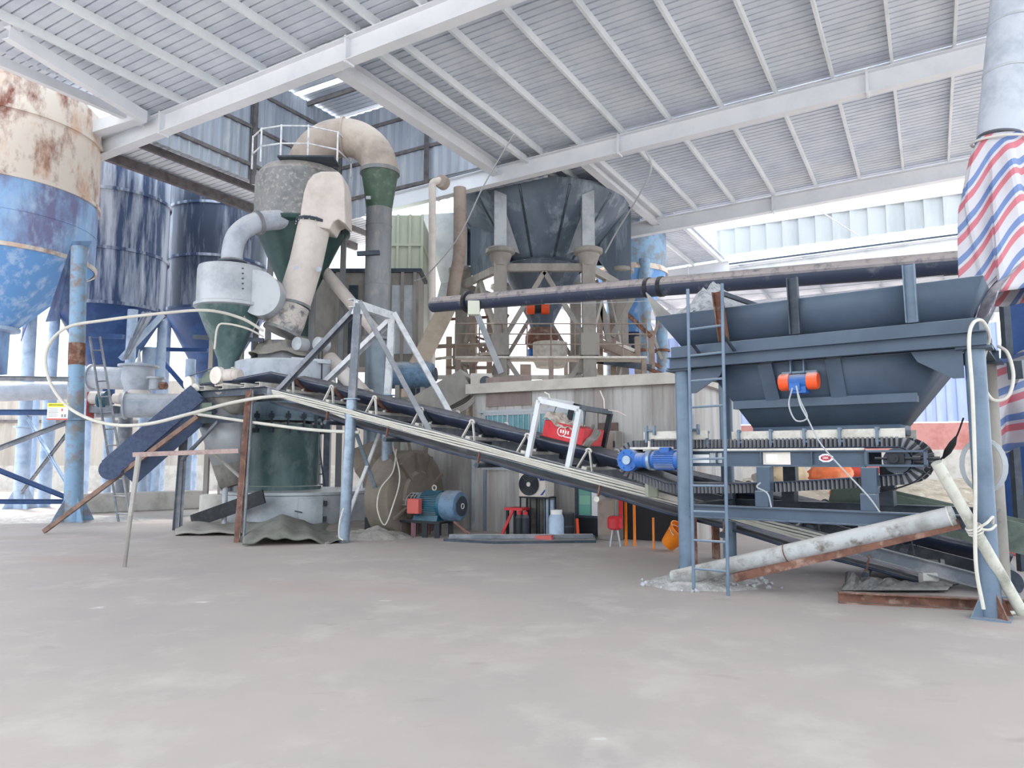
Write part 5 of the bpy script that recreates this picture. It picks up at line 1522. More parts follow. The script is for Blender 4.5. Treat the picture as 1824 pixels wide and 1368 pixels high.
# leaning panel, red bench, buckets, gas bottle
def kp(px, d): return px2k(px, d)
k0, k1 = kp(940, -.4), kp(968, -.4)
MB(RM).box((k0, -.44, .0), (k1, -.40, .82)).solo('leaning_board', mat('stained grey board', '77766f', .8, dirt='3c3b39', scale=2.5), 'stained grey board standing behind the gas bottle', 'board')
k0 = kp(968, -.45)
MB(RM).box((k0, -.45, .0), (k0 + .22, -.38, .75)).solo('blue_board', M_legpale, 'narrow pale blue board standing left of the white gas bottle', 'board')
rs_ = thing('red_stand', 'red steel stand with slanting leg beside the air conditioner stand', 'stand', rw(kp(915, -.7), -.7, 0))
k0, k1 = kp(907, -.75), kp(938, -.75)
zt2 = zpx(915, 902, -.75)
MB(RM).box((k0, -.95, zt2 - .05), (k1, -.55, zt2)).build('top', M_red, rs_)
MB(RM).bar((k0 + .2, -.95, zt2 - .05), (kp(893, -1.0), -1.0, .02), .05).build('slanting_leg', M_red, rs_)
for k in (k0 + .05, k1 - .05):
    for d in (-.9, -.6):
        MB(RM).bar((k, d, 0), (k, d, zt2 - .05), .05).build('leg', M_black2, rs_)
for kpx, lab in ((925, 'black fire bottle with red collar standing left under the red stand'), (936, 'black fire bottle with red collar standing right under the red stand')):
    c = rw(kp(kpx, -1.05), -1.05, 0)
    t = thing('black_bottle', lab, 'bottle', c)
    MB().lathe([(.075, 0), (.08, .02), (.08, .42), (.05, .48)], c, 20).build('body', M_black2, t)
    MB().lathe([(.045, .47), (.045, .53), (.02, .55)], c, 14).build('collar', M_red, t)
c = rw(kp(990, -.8), -.8, 0)
gb = thing('gas_bottle', 'pale blue white gas bottle standing against the control room', 'gas bottle', c)
MB().lathe([(.12, 0), (.15, .03), (.15, .42), (.13, .48), (.11, .5)], c, 28).build('body', M_legpale, gb)
MB().lathe([(.115, .47), (.115, .58), (.105, .58)], c, 28, cap=False).build('collar', M_whitep, gb)
MB().lathe([(.03, .48), (.03, .56)], c, 12).build('valve', M_rust, gb)
c = rw(kp(1008, -.6), -.6, 0)
db_ = thing('dark_drum', 'dark drum standing right of the pale gas bottle', 'drum', c)
MB().lathe([(.14, 0), (.15, .02), (.15, .5), (.14, .52)], c, 24).build('body', M_black2, db_)
MB().lathe([(.156, .24), (.156, .27)], c, 24).build('hoop', M_dark, db_)
k0 = kp(945, -1.2)
MB(RM).bar((kp(943, -1.2), -1.2, .05), (kp(983, -1.2), -1.2, .08), .09, .1).solo('red_bar', M_redp, 'short faded red bar lying in front of the gas bottle', 'bar')
MB(RM).tube((kp(1028, -.5), -.5, 0), (kp(1026, -.5), -.5, .4), .035, 12).solo('red_tube', M_orangered, 'short upright red tube at the foot of the glazed door', 'tube')
# stools, orange bucket, red case under the conveyor
c = rw(kp(1093, -1.2), -1.2, 0)
ck = thing('red_stool', 'small red swivel stool on steel legs under the conveyor', 'stool', c)
MB().lathe([(.1, .3), (.14, .33), (.14, .5), (.1, .54)], c, 22).build('seat', M_red, ck)
MB().box((c.x + .08, c.y - .03, .45), (c.x + .14, c.y + .1, .95)).build('backrest', M_red, ck)
for a in range(4):
    v = V((math.cos(a * PI / 2 + .6), math.sin(a * PI / 2 + .6), 0))
    MB().tube(c + v * .13, c + v * .06 + V((0, 0, .31)), .014, 8).build('leg', M_palegrey, ck)
k0, k1 = kp(1112, -1.0), kp(1127, -1.0)
of = thing('orange_rack', 'narrow orange tube frame right of the red stool', 'frame', rw(k0, -1.0, 0))
for k in (k0, k1):
    MB(RM).bar((k, -1.0, 0), (k, -1.0, .86), .04).build('post', M_orange, of)
MB(RM).bar((k0, -1.0, .84), (k1, -1.0, .84), .05).build('top_bar', M_orange, of)
c = rw(kp(1185, -1.3), -1.3, 0) + V((0, 0, .1))
ob = thing('orange_bucket', 'bright orange plastic bucket tilted under the conveyor near the left hopper column', 'bucket', c)
axb = V((.55, -.5, .75)).normalized()
MB().lathe([(.0, 0), (.13, 0), (.2, .36), (.215, .36), (.215, .38), (.195, .38), (.125, .02), (0, .02)], c, 28, axb, cap=False).build('body', M_orange, ob)
x_, y_ = frame(axb)
MB().path([c + axb * .34 + x_ * .21 * math.cos(a) + y_ * .21 * math.sin(a) + V((0, 0, -.05)) for a in [PI * i / 12 for i in range(13)]], .008, 6).build('handle', M_acwhite, ob)
MB(RM).bar((kp(1160, -1.3), -1.3, 0), (kp(1160, -1.3), -1.3, .55), .03).solo('orange_stake', M_orange, 'thin orange stake standing left of the orange bucket', 'stake')
c = fl(1246, 958)
rc = thing('red_case', 'small red case on short feet between ladder and left hopper column', 'case', c)
MB().box((c.x - .13, c.y - .1, .1), (c.x + .2, c.y + .12, .26)).build('body', M_red, rc, bevel=.02)
for dx in (-.08, .14):
    MB().tube((c.x + dx, c.y, 0), (c.x + dx, c.y, .1), .02, 8).build('foot', M_acwhite, rc)
# thin dark strip and pale beam on the floor in front
a_, b_ = fl(790, 964), fl(1085, 958)
c_, d_ = fl(1205, 963), fl(1215, 950)
MB().hexa([a_, fl(880, 969), fl(1062, 967), fl(1060, 958)], [p + V((0, 0, .05)) for p in (a_, fl(880, 969), fl(1062, 967), fl(1060, 958))]).solo('floor_strip', M_dark, 'thin dark strip lying on the floor before the control room', 'plate', loc=(0, 14.5, 0))
MB().bar(fl(800, 964) + V((0, 0, .09)), fl(880, 964) + V((0, 0, .09)), .16, .07).bar(fl(880, 964) + V((0, 0, .09)), fl(1056, 963) + V((0, 0, .09)), .16, .07).solo('kerb_beam', M_rail, 'pale steel beam lying level on the dark floor strip', 'beam')
# big fan with motor
FA = W.copy()
fcn = at(722, 905, 15.9); fcn.z = .78
fn = thing('mill_fan', 'large brown dusted fan casing with ribs left of the teal motor', 'fan', V((fcn.x, fcn.y, 0)))
MB().lathe([(.2, -.36), (.9, -.34), (.98, -.3), (.98, .3), (.9, .34), (.55, .36), (.5, .42), (.2, .42)], fcn, 44, FA).build('casing', M_brownvol, fn)
for a in (.5, 1.1, 1.7, 2.3, 3.6, 4.6, 5.5):
    v = V((-FA.y, FA.x, 0)) * math.cos(a) + V((0, 0, 1)) * math.sin(a)
    MB().bar(fcn + FA * .40 + v * .45, fcn + FA * .36 + v * .93, .05, .09, up=FA).build('rib', M_brownvol, fn)
for a, l in ((1.2, .32), (1.75, .38), (2.3, .2)):
    v = V((-FA.y, FA.x, 0)) * math.cos(a) + V((0, 0, 1)) * math.sin(a)
    MB().bar(fcn + v * .95 + FA * .25, fcn + v * (.98 + l) + FA * .2, .1, .05).build('lifting_lug', M_brownvol, fn)
MB().hexa([fcn + V((-.75, .5, -.1)), fcn + V((-.3, -.1, .3)), fcn + V((-.1, .5, .7)), fcn + V((-.9, 1.0, .4))], [fcn + V((-1.3, .9, .5)), fcn + V((-.8, .2, .9)), fcn + V((-.6, .8, 1.3)), fcn + V((-1.5, 1.3, 1.0))]).build('outlet', M_brownvol, fn)
for s in (-.3, .3):
    MB().box((fcn.x - .5 + s, fcn.y - .35, 0), (fcn.x - .38 + s, fcn.y + .35, .35)).build('foot', M_black2, fn)
mo = at(742, 897, 15.35); mo.z = HCAM + (815 - 897) / FPX * 15.35
mt = thing('electric_motor', 'large teal electric motor with red terminal box beside the brown fan', 'motor', V((mo.x, mo.y, mo.z - .3)))
mb = MB().lathe([(.2, 0), (.26, .03), (.27, .62), (.25, .64)], mo + FA * .12, 32, FA)
x_, y_ = frame(FA)
for i in range(40):
    a = 2 * PI * i / 40
    v = x_ * math.cos(a) + y_ * math.sin(a)
    mb.bar(mo + FA * .24 + v * .28, mo + FA * .66 + v * .28, .008, .035, up=v)
mb.build('finned_body', M_tealmotor, mt)
co = MB().lathe([(.3, 0), (.31, .03), (.31, .28), (.28, .34), (.2, .36), (.05, .37)], mo + FA * .76, 36, FA).build('fan_cowl', M_bluegrey, mt)
MB().lathe([(.2, 0), (.2, .012), (.05, .012)], mo + FA * 1.125, 28, FA).build('grille', M_dark, co)
MB().path([mo + FA * 1.15 + x_ * .05 * math.cos(a) + y_ * .05 * math.sin(a) for a in [2 * PI * i / 16 for i in range(17)]], .01, 6).build('badge_ring', M_acwhite, co)
q = mo + V((0, 0, .29)) + FA * .45
MB().path(arc(q + V((0, 0, .06)), .05, 0, 2 * PI, FA, (0, 0, 1), 14), .014, 6).build('lifting_eye', M_beige, mt)
sdv = V((-U.x, -U.y, 0))
bq = mo + FA * .2 + sdv * .28
MB().hexa([bq + FA * i + sdv * j + V((0, 0, -.16)) for i, j in ((-.13, 0), (.16, 0), (.16, .14), (-.13, .14))], [bq + FA * i + sdv * j + V((0, 0, .14)) for i, j in ((-.13, 0), (.16, 0), (.16, .14), (-.13, .14))]).build('terminal_box', M_redp, mt, bevel=.015)
MB().hexa([mo + FA * i + U * j + V((0, 0, -.30)) for i, j in ((.1, -.26), (.7, -.26), (.7, .26), (.1, .26))], [mo + FA * i + U * j + V((0, 0, -.2)) for i, j in ((.1, -.22), (.7, -.22), (.7, .22), (.1, .22))]).build('foot_plate', M_tealmotor, mt)
cg = MB()
for i in range(9):
    a = -.3 + PI * i / 8 * 1.1
    v = x_ * math.cos(a) + y_ * math.sin(a)
    cg.path([mo - FA * .2 + v * .24, mo + FA * .1 + v * .24], .006, 5)
for k in (-.2, -.1, 0, .08):
    cg.path([mo + FA * k + (x_ * math.cos(a) + y_ * math.sin(a)) * .24 for a in [-.3 + PI * i / 12 * 1.1 for i in range(13)]], .008, 5)
cg.build('coupling_guard', M_palegrey, mt)
sb_ = thing('motor_pedestal', 'faded purple red steel pedestal under the teal motor', 'pedestal', V((mo.x, mo.y, 0)))
for k in (-.25, .12, .4, .7):
    for j in (-.24, .24):
        p = mo + FA * k + U * j
        MB().bar((p.x, p.y, 0), (p.x, p.y, mo.z - .34), .1, .1).build('leg', mat('faded maroon paint', '7c5560', .7, dirt='5f434c', scale=4) if k < .2 else M_black2, sb_)
MB().hexa([mo + FA * i + U * j + V((0, 0, -.35)) for i, j in ((-.35, -.3), (.8, -.3), (.8, .3), (-.35, .3))], [mo + FA * i + U * j + V((0, 0, -.305)) for i, j in ((-.35, -.3), (.8, -.3), (.8, .3), (-.35, .3))]).build('top_plate', M_black2, sb_)
p = mo + FA * .95
MB().bar((p.x + .0, p.y - .1, mo.z - .3), (p.x + .42, p.y - .35, .02), .04).build('stay', M_rust, sb_)
# sloped duct rising onto the room roof
sdq = thing('sloping_box_duct', 'grey box duct sloping up to the left end of the control room roof', 'duct', at(780, 720, 17))
a0_, a1_ = at(715, 752, 17.2), at(838, 682, 17.0)
MB().bar(a0_, a1_, .9, .62).build('duct_wall', M_colgrey, sdq)
MB().box((at(838, 700, 16.6).x, 16.6, 3.0), (at(876, 700, 16.6).x, 17.4, 3.52)).build('duct_end', M_slab, sdq)
MB().lathe([(.11, 0), (.13, .0), (.13, .03), (.11, .03)], at(865, 680, 16.58), 24, (0, -1, 0)).build('round_port', M_dark, sdq)
MB().lathe([(.11, 0), (.11, .012)], at(865, 680, 16.59), 24, (0, -1, 0)).build('painted_hole', M_black2, sdq)  # solid disc, the dark inside of the hole painted as black
cc = thing('wire_bundle', 'dark wire bundle swung from the left end of the room to the box duct', 'wire', at(800, 735, 16.2))
for i in range(4):
    MB().path(spline([at(845, 706 + 3 * i, 16.4), at(825, 722 + 3 * i, 16.4), at(785, 736 + 3 * i, 16.5), at(735, 738 + 3 * i, 16.8)], 5), .016, 6).build('wire', M_colgrey, cc)
# pale green gearbox block hung under the feeder motor
gbx = cf(6.05, .1, .35)
gx = thing('jack_post', 'pale grey green jack post between conveyor channel and feeder motor', 'jack', cf(6.0, -.02, .1))
b0 = at(1161, 886, 10.7)
MB().box((b0.x - .085, b0.y - .08, b0.z), (b0.x + .085, b0.y + .08, b0.z + .32)).build('body', M_paleg, gx, bevel=.02)
MB().box((b0.x - .12, b0.y - .1, b0.z + .26), (b0.x + .12, b0.y + .1, b0.z + .30)).lathe([(.07, .3), (.06, .42)], b0, 16).build('head', M_dusty, gx)
# ---------------------------------------------------------------- big cone silo and plant behind the control room
BC = at(965, 700, 27.0); BC.z = 0
bs = thing('cone_hopper', 'huge grey blue cone hopper on six columns in the centre background', 'hopper', BC + V((0, 0, 6)))
N = 24
zr0, zr1, zr2, zr3 = 11.0, 8.7, 8.6, 6.4
MB().lathe([(3.35, zr0), (3.3, zr0 - .25), (1.5, zr1)], BC, N, cap=False).build('upper_cone', M_cone, bs)
MB().lathe([(1.62, zr1 - .05), (1.62, zr1 + .02), (1.48, zr1 + .02)], BC, 48, cap=False).build('ring_flange', M_dark, bs)
MB().lathe([(1.5, zr1 - .03), (.5, zr3 + .3), (.42, zr3)], BC, 40, cap=False).build('lower_cone', M_cone, bs)
for i in range(12):
    a = 2 * PI * (i + .5) / 12
    v = V((math.cos(a), math.sin(a), 0))
    f = MB().bar(BC + v * 3.3 + V((0, 0, zr0 - .2)), BC + v * 1.52 + V((0, 0, zr1 + .05)), .09, .06, up=v)
    f.build('bolted_seam', M_dark, bs)
for i in range(6):
    a = PI / 3 * i
    v = V((math.cos(a), math.sin(a), 0))
    p = BC + v * 3.0
    c = MB().box((p.x - .22, p.y - .22, 0), (p.x + .22, p.y + .22, 8.55)).build('column', M_colgrey, bs)
    MB().bar(p + V((0, 0, 8.7)), p + V((0, 0, 10.7)), .42).build('column_head', M_palegrey, c)
    MB().lathe([(.42, 8.5), (.5, 8.55), (.5, 8.68), (.42, 8.72)], p, 20).build('column_flange', M_colgrey, c)
    MB().lathe([(.27, 8.1), (.40, 8.5)], p, 16).build('column_gusset', M_colgrey, c)
    s = V((-v.y, v.x, 0))
    MB().plate([p + V((0, 0, 10.6)), BC + v * 3.2 + V((0, 0, 10.7)), BC + v * 1.75 + V((0, 0, 8.85)), p + V((0, 0, 8.8))], .05).build('wing_plate', M_dark if i in (0, 3) else M_palegrey, bs)
    a2 = PI / 3 * (i + 1)
    q = BC + V((math.cos(a2), math.sin(a2), 0)) * 3.0
    for z in (8.05,):
        MB().bar(p + V((0, 0, z)), q + V((0, 0, z)), .18, .26).build('ring_beam', M_colgrey, bs)
    for za_, zb3 in ((7.9, 5.4), (5.2, 3.0)):
        m = p.lerp(q, .5)
        MB().bar(p + V((0, 0, zb3 if za_ > 7 else za_)), m + V((0, 0, za_ if za_ > 7 else zb3)), .14, .16).build('diagonal_brace', M_colgrey, bs)
        MB().bar(q + V((0, 0, zb3 if za_ > 7 else za_)), m + V((0, 0, za_ if za_ > 7 else zb3)), .14, .16).build('diagonal_brace', M_colgrey, bs)
    MB().box((p.x - .3, p.y - .32, 5.0), (p.x + .3, p.y + .32, 5.75)).build('brace_plate', M_colgrey, c)
# side wings of dark plate left and right
for s in (-1, 1):
    v = V((s, -.25, 0)).normalized()
    P_ = [at(838 if s < 0 else 1090, 345, 26.2), at(905 if s < 0 else 1040, 330, 25.0), at(902 if s < 0 else 1045, 480, 25.6), at(858 if s < 0 else 1122, 497, 26.0), at(838 if s < 0 else 1122, 490, 26.2)]
    if s > 0:
        P_ = [at(1100, 372, 26.6), at(1124, 350, 26.6), at(1124, 535, 26.6), at(1060, 455, 26.6)]
    MB().plate(P_, .06).build('side_plate', M_cone, bs)
ob_ = at(958, 548, 26.4)
vb2 = MB().lathe([(.16, -.32), (.2, -.3), (.2, .3), (.16, .32)], ob_, 20, (1, 0, 0)).build('vibrator_motor', M_black2, bs)
for s in (-1, 1):
    MB().lathe([(.24, .12), (.25, .16), (.25, .4), (.2, .42)], ob_, 20, (s, 0, 0)).build('end_cap', M_orangered, vb2)
MB().lathe([(.45, zr3), (.62, zr3 - .3), (.62, zr3 - .55), (.42, zr3 - .8)], BC, 28).build('outlet_valve', M_rust, bs)
MB().lathe([(.55, zr3 - 1.2), (.55, zr3 - .8)], BC, 28).build('blue_sleeve', M_motorblue, bs)
# platform with railing round the outlet
pf2 = thing('work_platform', 'dusty steel platform with thin railing below the cone hopper', 'platform', BC + V((0, 0, 4.6)))
z0p = HCAM + (815 - 640) / FPX * 25.0
MB().box((BC.x - 3.0, BC.y - 2.9, z0p - .07), (BC.x + 3.4, BC.y - 1.9, z0p)).build('deck', M_dusty, pf2)
for x in [-3.0 + .8 * i for i in range(9)]:
    MB().tube((BC.x + x, BC.y - 2.85, z0p), (BC.x + x, BC.y - 2.85, z0p + 1.1), .025, 8).build('rail_post', M_colbrown, pf2)
for h in (.4, .75, 1.1):
    MB().tube((BC.x - 3.0, BC.y - 2.85, z0p + h), (BC.x + 3.4, BC.y - 2.85, z0p + h), .022, 8).build('handrail', M_colbrown, pf2)
for x in (-2.9, 0.2, 3.3):
    for y in (-2.8, 2.5):
        MB().bar((BC.x + x, BC.y + y, 0), (BC.x + x, BC.y + y, z0p - .12), .16).build('support_post', M_colbrown, pf2)
MB().box((BC.x - 4.4, BC.y + .5, z0p - .9), (BC.x + 5.2, BC.y + .7, z0p - .7)).build('deck_beam', M_dusty, pf2)
MB().box((BC.x - 4.4, BC.y - 2.4, z0p - .72), (BC.x + 5.2, BC.y - 2.25, z0p - .58)).build('deck_beam', M_dusty, pf2)
MB().lathe([(.62, .9), (.62, .25), (.5, 0)], at(980, 655, 26), 24).solo('dust_collar', M_dusty, 'pale dust covered collar hanging under the work platform', 'collar')
# brown plant posts in the haze further back
far = [(724, 33, 560, .35), (745, 36, 520, .3), (936, 33, 650, .5), (1010, 34, 640, .3), (845, 35, 560, .3), (1085, 34, 560, .28), (1100, 30, 610, .22)]
labs = ['pale brown post far behind between green panel and slanting chute', 'thin pale brown post far behind beside the green panel', 'wide pale brown post far behind under the platform left of centre',
        'pale brown post far behind under the platform right of centre', 'pale brown post far behind the slanting chute', 'pale brown post far behind right of the cone hopper', 'thin brown post far behind near the far blue silo']
for (px_, D, py_, w), lab in zip(far, labs):
    p = at(px_, py_, D)
    MB().bar((p.x, p.y, 0), (p.x, p.y, p.z), w).solo('plant_post', M_colbrown, lab, 'post')
# side gallery to the right of the cone with its beams
gy = thing('side_gallery', 'dusty brown steel gallery frame between cone hopper and far blue silo', 'gallery', at(1120, 650, 26))
for (a, b, D, w, m) in (((1055, 605), (1135, 640), 25.5, .26, M_colbrown), ((1040, 640), (1160, 655), 26, .2, M_dark), ((1060, 500), (1085, 610), 26, .2, M_colgrey), ((1138, 510), (1090, 600), 26, .2, M_colgrey),
                        ((1118, 560), (1160, 600), 27, .14, M_rust), ((1050, 590), (1130, 625), 26.5, .12, M_dusty), ((1150, 655), (1195, 672), 26, .12, M_rust)):
    MB().bar(at(*a, D), at(*b, D), w).build('beam', m, gy)
for px_, py_, D in ((1068, 545, 26), (1090, 495, 26.5), (1135, 600, 27), (1160, 590, 27.5), (1048, 600, 25.3)):
    p = at(px_, py_, D)
    MB().bar((p.x, p.y, 0), p, .2).build('post', M_colbrown, gy)
gl = thing('pipe_gallery', 'dusty tan steel gallery frame left of the cone hopper behind the dust pipe', 'gallery', at(850, 650, 26))
for (a, b, D, w, m) in (((850, 560), (893, 665), 24.0, .2, M_palegrey), ((760, 618), (905, 612), 26, .14, M_colbrown), ((770, 640), (880, 628), 27, .1, M_dusty), ((820, 560), (868, 640), 27.5, .16, M_colbrown),
                        ((795, 655), (900, 655), 27, .12, M_colbrown), ((905, 560), (845, 650), 28, .14, M_colbrown), ((775, 570), (870, 565), 27.5, .1, M_rust), ((848, 600), (905, 618), 27, .08, M_rust)):
    MB().bar(at(*a, D), at(*b, D), w).build('beam', m, gl)
for px_, py_, D in ((842, 545, 26), (872, 560, 28), (800, 600, 28)):
    p = at(px_, py_, D)
    MB().bar((p.x, p.y, 0), p, .22).build('post', M_colbrown, gl)
# far blue silo
s4, c4, z4 = silo('storage_silo', 'far pale blue silo behind the cone hopper on the right', 1128, 31.0, 1.55,
    [[(1.5, 415), (1.5, 478)], [(1.5, 478), (1.55, 486)], [(1.5, 486), (.45, 592)], [(.35, 592), (.35, 640)]],
    [M_legblue, M_silocream, M_siloblue2, M_dark, M_silocream], [(486, 1.5)])
for px_, D, py_ in ((1147, 29.6, 462), (1178, 30.0, 560), (1090, 30.5, 520)):
    p = at(px_, py_, D)
    l_ = MB().tube((p.x, p.y, 0), p, .24, 18).build('support_leg', M_legblue, s4)
    MB().lathe([(.36, 0), (.36, .1)], at(px_, 627, D), 18).build('joint_flange', M_rust, l_)
for (a, b, m) in (((1150, 560), (1178, 640), M_colgrey), ((1178, 560), (1150, 640), M_colbrown), ((1150, 640), (1178, 655), M_rust)):
    MB().bar(at(*a, 29.7), at(*b, 29.8), .12).build('leg_brace', m, s4)
# long dark dust pipe
DP0, DP1 = at(772, 543, 19.0), at(1722, 467, 11.6)
dp = thing('dust_pipe', 'long dark horizontal pipe with dusty top running behind the hopper', 'pipe', DP0)
MB().path([DP0, DP0.lerp(DP1, .25), DP0.lerp(DP1, .5), DP0.lerp(DP1, .75), DP1], .2, 26).build('pipe_wall', mat('navy dusted pipe', '353d52', .5, dirt='6f6d76', scale=3, lo=.56, hi=.7, dust=.95, dusth='b3a9a6', dlo=-.05, dhi=.25), dp)
for k in (.1, .52, .545):
    q = DP0.lerp(DP1, k); d_ = (DP1 - DP0).normalized()
    MB().path([q, q + d_ * .09], .28 if k < .2 else .215, 26).build('coupling', M_black2, dp)
MB().box(at(833, 560, 17.7), at(855, 538, 17.9)).solo('junction_box', M_lightbox, 'cream junction box mounted on the dark dust pipe', 'junction box', bevel=.015)
# slanting chute, pipes and green dust collector
a_, b_ = at(800, 540, 20.6), at(742, 655, 20.4)
MB().bar(a_, b_, .62, .5).solo('slanting_chute', mat('tan chute paint', 'a39687', .75, dirt='8d8174', scale=2), 'tan rectangular chute slanting down from the left end of the dust pipe', 'chute')
bd = thing('blower_drum', 'blue grey horizontal blower drum behind the trestle struts', 'blower', at(735, 690, 20.3))
MB().lathe([(.3, -.65), (.38, -.6), (.38, .45), (.3, .6), (.2, .62)], at(735, 668, 20.3), 28, (1, -.2, 0)).build('body', M_bluegrey, bd)
MB().lathe([(.2, .62), (.2, .68), (.05, .7)], at(735, 668, 20.3), 24, (1, -.2, 0)).build('end_cap', M_dark, bd)
for dx in (-.4, .3):
    q = at(735, 668, 20.3)
    MB().box((q.x + dx - .06, q.y - .2, 0), (q.x + dx + .06, q.y + .2, q.z - .3)).build('leg', M_colgrey, bd)
tp2 = thing('vent_pipe', 'thin beige vertical pipe with elbow top left of the cone hopper', 'pipe', at(770, 545, 22))
MB().path([V((at(770, 540, 22).x, 22, 0)), at(770, 540, 22), at(770, 420, 22)] + arc(at(777, 330, 22), .12, PI, PI / 2, (1, 0, 0), (0, 0, 1), 6) + [at(784, 321, 22.1)], .115, 14).build('pipe_wall', M_beige, tp2)
MB().lathe([(.2, 0), (.22, .05), (.22, .25), (.15, .32)], at(784, 322, 22.0), 18, (.4, .9, 0)).build('vent_cap', M_brown, tp2)
MB().path(spline([at(819, 335, 23.6), at(819, 400, 23.6), at(818, 455, 23.6), at(812, 490, 23.5), at(806, 530, 23.4)], 6), .21, 18).solo('brown_downpipe', M_colbrown, 'brown downpipe bending beside the left column of the cone hopper', 'pipe')
wd_ = thing('white_hood', 'bright white sheet hood behind the thin vent pipe', 'hood', at(790, 510, 28))
MB().hexa([at(752, 382, 27), at(818, 378, 27), at(818, 378, 29), at(752, 382, 29)], [at(785, 505, 27.5), at(812, 500, 27.5), at(812, 500, 28.5), at(785, 505, 28.5)]).build('hood_wall', M_white, wd_)
MB().hexa([at(785, 505, 27.5), at(812, 500, 27.5), at(812, 500, 28.5), at(785, 505, 28.5)], [at(770, 560, 27.5), at(800, 560, 27.5), at(800, 560, 28.5), at(770, 560, 28.5)]).build('hood_neck', M_palegrey, wd_)
gc = thing('dust_collector', 'tall pale green ribbed dust collector box behind the riser pipe', 'dust collector', at(712, 690, 24.5))
x0g, x1g = at(664, 500, 24).x, at(751, 500, 24).x
zg0, zg1, zg2 = 4.4, HCAM + (815 - 432) / FPX * 24, HCAM + (815 - 372) / FPX * 24
MB().box((x0g, 24, zg0), (x1g, 27, zg1)).build('casing', M_paleg, gc)
MB().box((x0g + .02, 24.05, zg1 + .1), (x1g - .02, 26.95, zg2)).build('top_casing', M_paleg, gc)
MB().box((x0g - .05, 23.92, zg1), (x1g + .05, 27.05, zg1 + .1)).build('flange', M_paleg, gc)
for i in range(5):
    x = x0g + (x1g - x0g) * i / 4
    MB().box((x - .04, 23.93, zg0), (x + .04, 24, zg1)).build('rib', M_paleg, gc)
    MB().box((x - .04, 23.97, zg1 + .1), (x + .04, 24.05, zg2)).build('rib', M_paleg, gc)
for x in (x0g + .1, x1g - .1):
    for y in (24.1, 26.9):
        MB().bar((x, y, 0), (x, y, zg0), .16).build('leg', M_paleg, gc)
MB().box((x0g, 24.2, .3), (x1g, 24.4, 3.6)).build('lower_panel', M_paleg, gc)
gk = thing('grey_housing', 'grey panelled housing on legs behind the riser pipe and trestle', 'housing', at(650, 660, 22.3))
xk0, xk1 = at(560, 500, 22).x, at(744, 500, 22).x
zk0, zk1 = HCAM + (815 - 652) / FPX * 22, HCAM + (815 - 478) / FPX * 22
MB().box((xk0, 22.2, zk0), (xk1, 23.6, zk1)).build('casing', M_colgrey, gk)
for px_ in (628, 705, 727):
    x = at(px_, 500, 22).x
    MB().box((x - .14, 22.15, zk0 + .4), (x + .14, 22.2, zk1 - .4)).build('panel', M_palegrey if px_ > 700 else M_dark, gk)
for px_ in (600, 652, 716, 738):
    x = at(px_, 500, 22).x
    MB().box((x - .05, 22.1, zk0), (x + .05, 22.2, zk1)).build('rib', M_colgrey, gk)
MB().box((xk0 - .05, 22.1, zk1), (xk1 + .1, 23.7, zk1 + .12)).build('top_flange', M_dark, gk)
for x in (xk0 + .15, xk1 - .15):
    for y in (22.3, 23.5):
        MB().bar((x, y, 0), (x, y, zk0), .2).build('leg', M_dark, gk)
# pale inclined transfer pipes by the cyclone
MB().tube(at(560, 462, 20.4), at(668, 590, 19.2), .17, 16).solo('transfer_pipe', M_beige, 'beige pipe slanting down right from the cyclone cone behind the trestle', 'pipe')
MB().tube(at(588, 640, 18.6), at(650, 705, 17.4), .2, 16).solo('transfer_pipe', M_beige, 'short beige pipe slanting behind the trestle struts beside the mill', 'pipe')
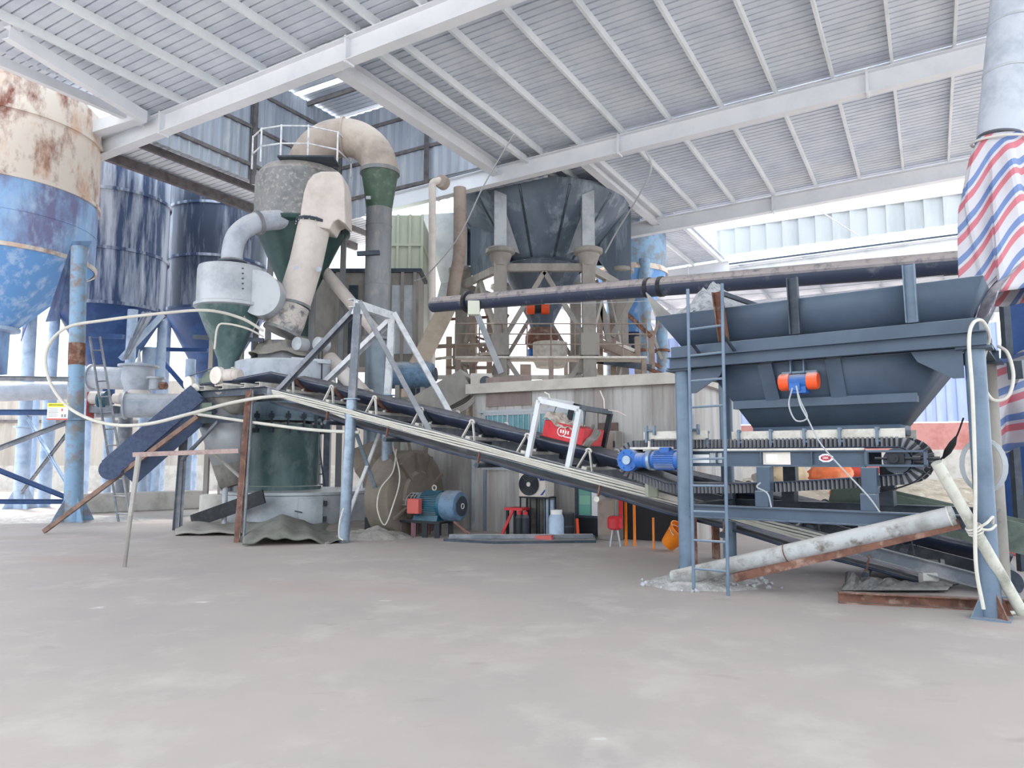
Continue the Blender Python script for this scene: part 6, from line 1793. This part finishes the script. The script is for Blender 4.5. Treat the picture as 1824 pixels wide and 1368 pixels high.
# rear yard: ground heap, sacks
h0_ = fl(1530, 868)
def yard(u, v):
    x = 2.5 + 17.0 * u
    y = 17.5 + 9.0 * v
    z = (.95 * math.sin(PI * min(1, v * 1.15)) ** .8 + .12 * noise.noise(V((x * .9, y * .9, 0))) + .05 * noise.noise(V((x * 3, y * 3, 4)))) * min(1, u * 6, (1 - u) * 6)
    return V((x, y, max(-.02, z)))
MB().grid(70, 40, yard).solo('earth_heap', M_earth, 'long pale heap of earth behind the belt feeder', 'earth', kind='stuff')
def sackpile(name, m, lab, px_, py_, D, w, h, seed):
    c = at(px_, py_, D)
    def fn(u, v):
        a, b = 2 * PI * u, PI * (v - .5)
        r = 1 + .22 * noise.noise(V((math.cos(a) * 2 + seed, math.sin(a) * 2, b * 2)))
        return c + V((w * r * math.cos(a) * math.cos(b), w * .6 * r * math.sin(a) * math.cos(b), h * r * math.sin(b)))
    MB().grid(26, 14, fn).solo(name, m, lab, 'sack')
sackpile('bulk_sack', M_tan, 'tan bulk sack under the left half of the feeder frame', 1400, 846, 17.5, .5, .28, 1)
sackpile('bulk_sack', M_acwhite, 'cream bulk sack behind the left feeder leg', 1370, 852, 18.0, .4, .25, 4)
sackpile('bulk_sack', M_sack, 'faded orange bulk sack under the middle of the feeder frame', 1480, 842, 17.8, .55, .3, 9)
sackpile('bulk_sack', mat('faded red sacking', 'e06050', .9), 'reddish bulk sack right of the orange one under the feeder', 1535, 836, 18.4, .45, .2, 14)
sackpile('bulk_sack', M_sack, 'small orange sack low on the earth heap', 1495, 879, 17.0, .22, .12, 21)
# fine wires across the roof space
def wire(lab, pts, r=.012, m=M_cable):
    MB().path(spline(pts, 6), r, 6).solo('overhead_wire', m, lab, 'wire')
wire('thin wire slanting from the roof purlins down to the green dust collector', [at(915, 240, 15), at(862, 330, 17), at(815, 425, 19), at(760, 490, 22), at(738, 500, 22.1)], .018)
wire('dark wire curling from the roof beam past the cone hopper', [at(1150, 268, 19.5), at(1160, 300, 19.6), at(1140, 345, 20.5), at(1100, 410, 23), at(1078, 450, 24)], .025)
wire('thin wire running level under the long dust pipe', [DP0.lerp(DP1, .3) - V((0, .05, .2)), DP0.lerp(DP1, .5) - V((0, .1, .3)), DP0.lerp(DP1, .75) - V((0, .1, .3)), DP0.lerp(DP1, .97) - V((0, .05, .2))], .007)
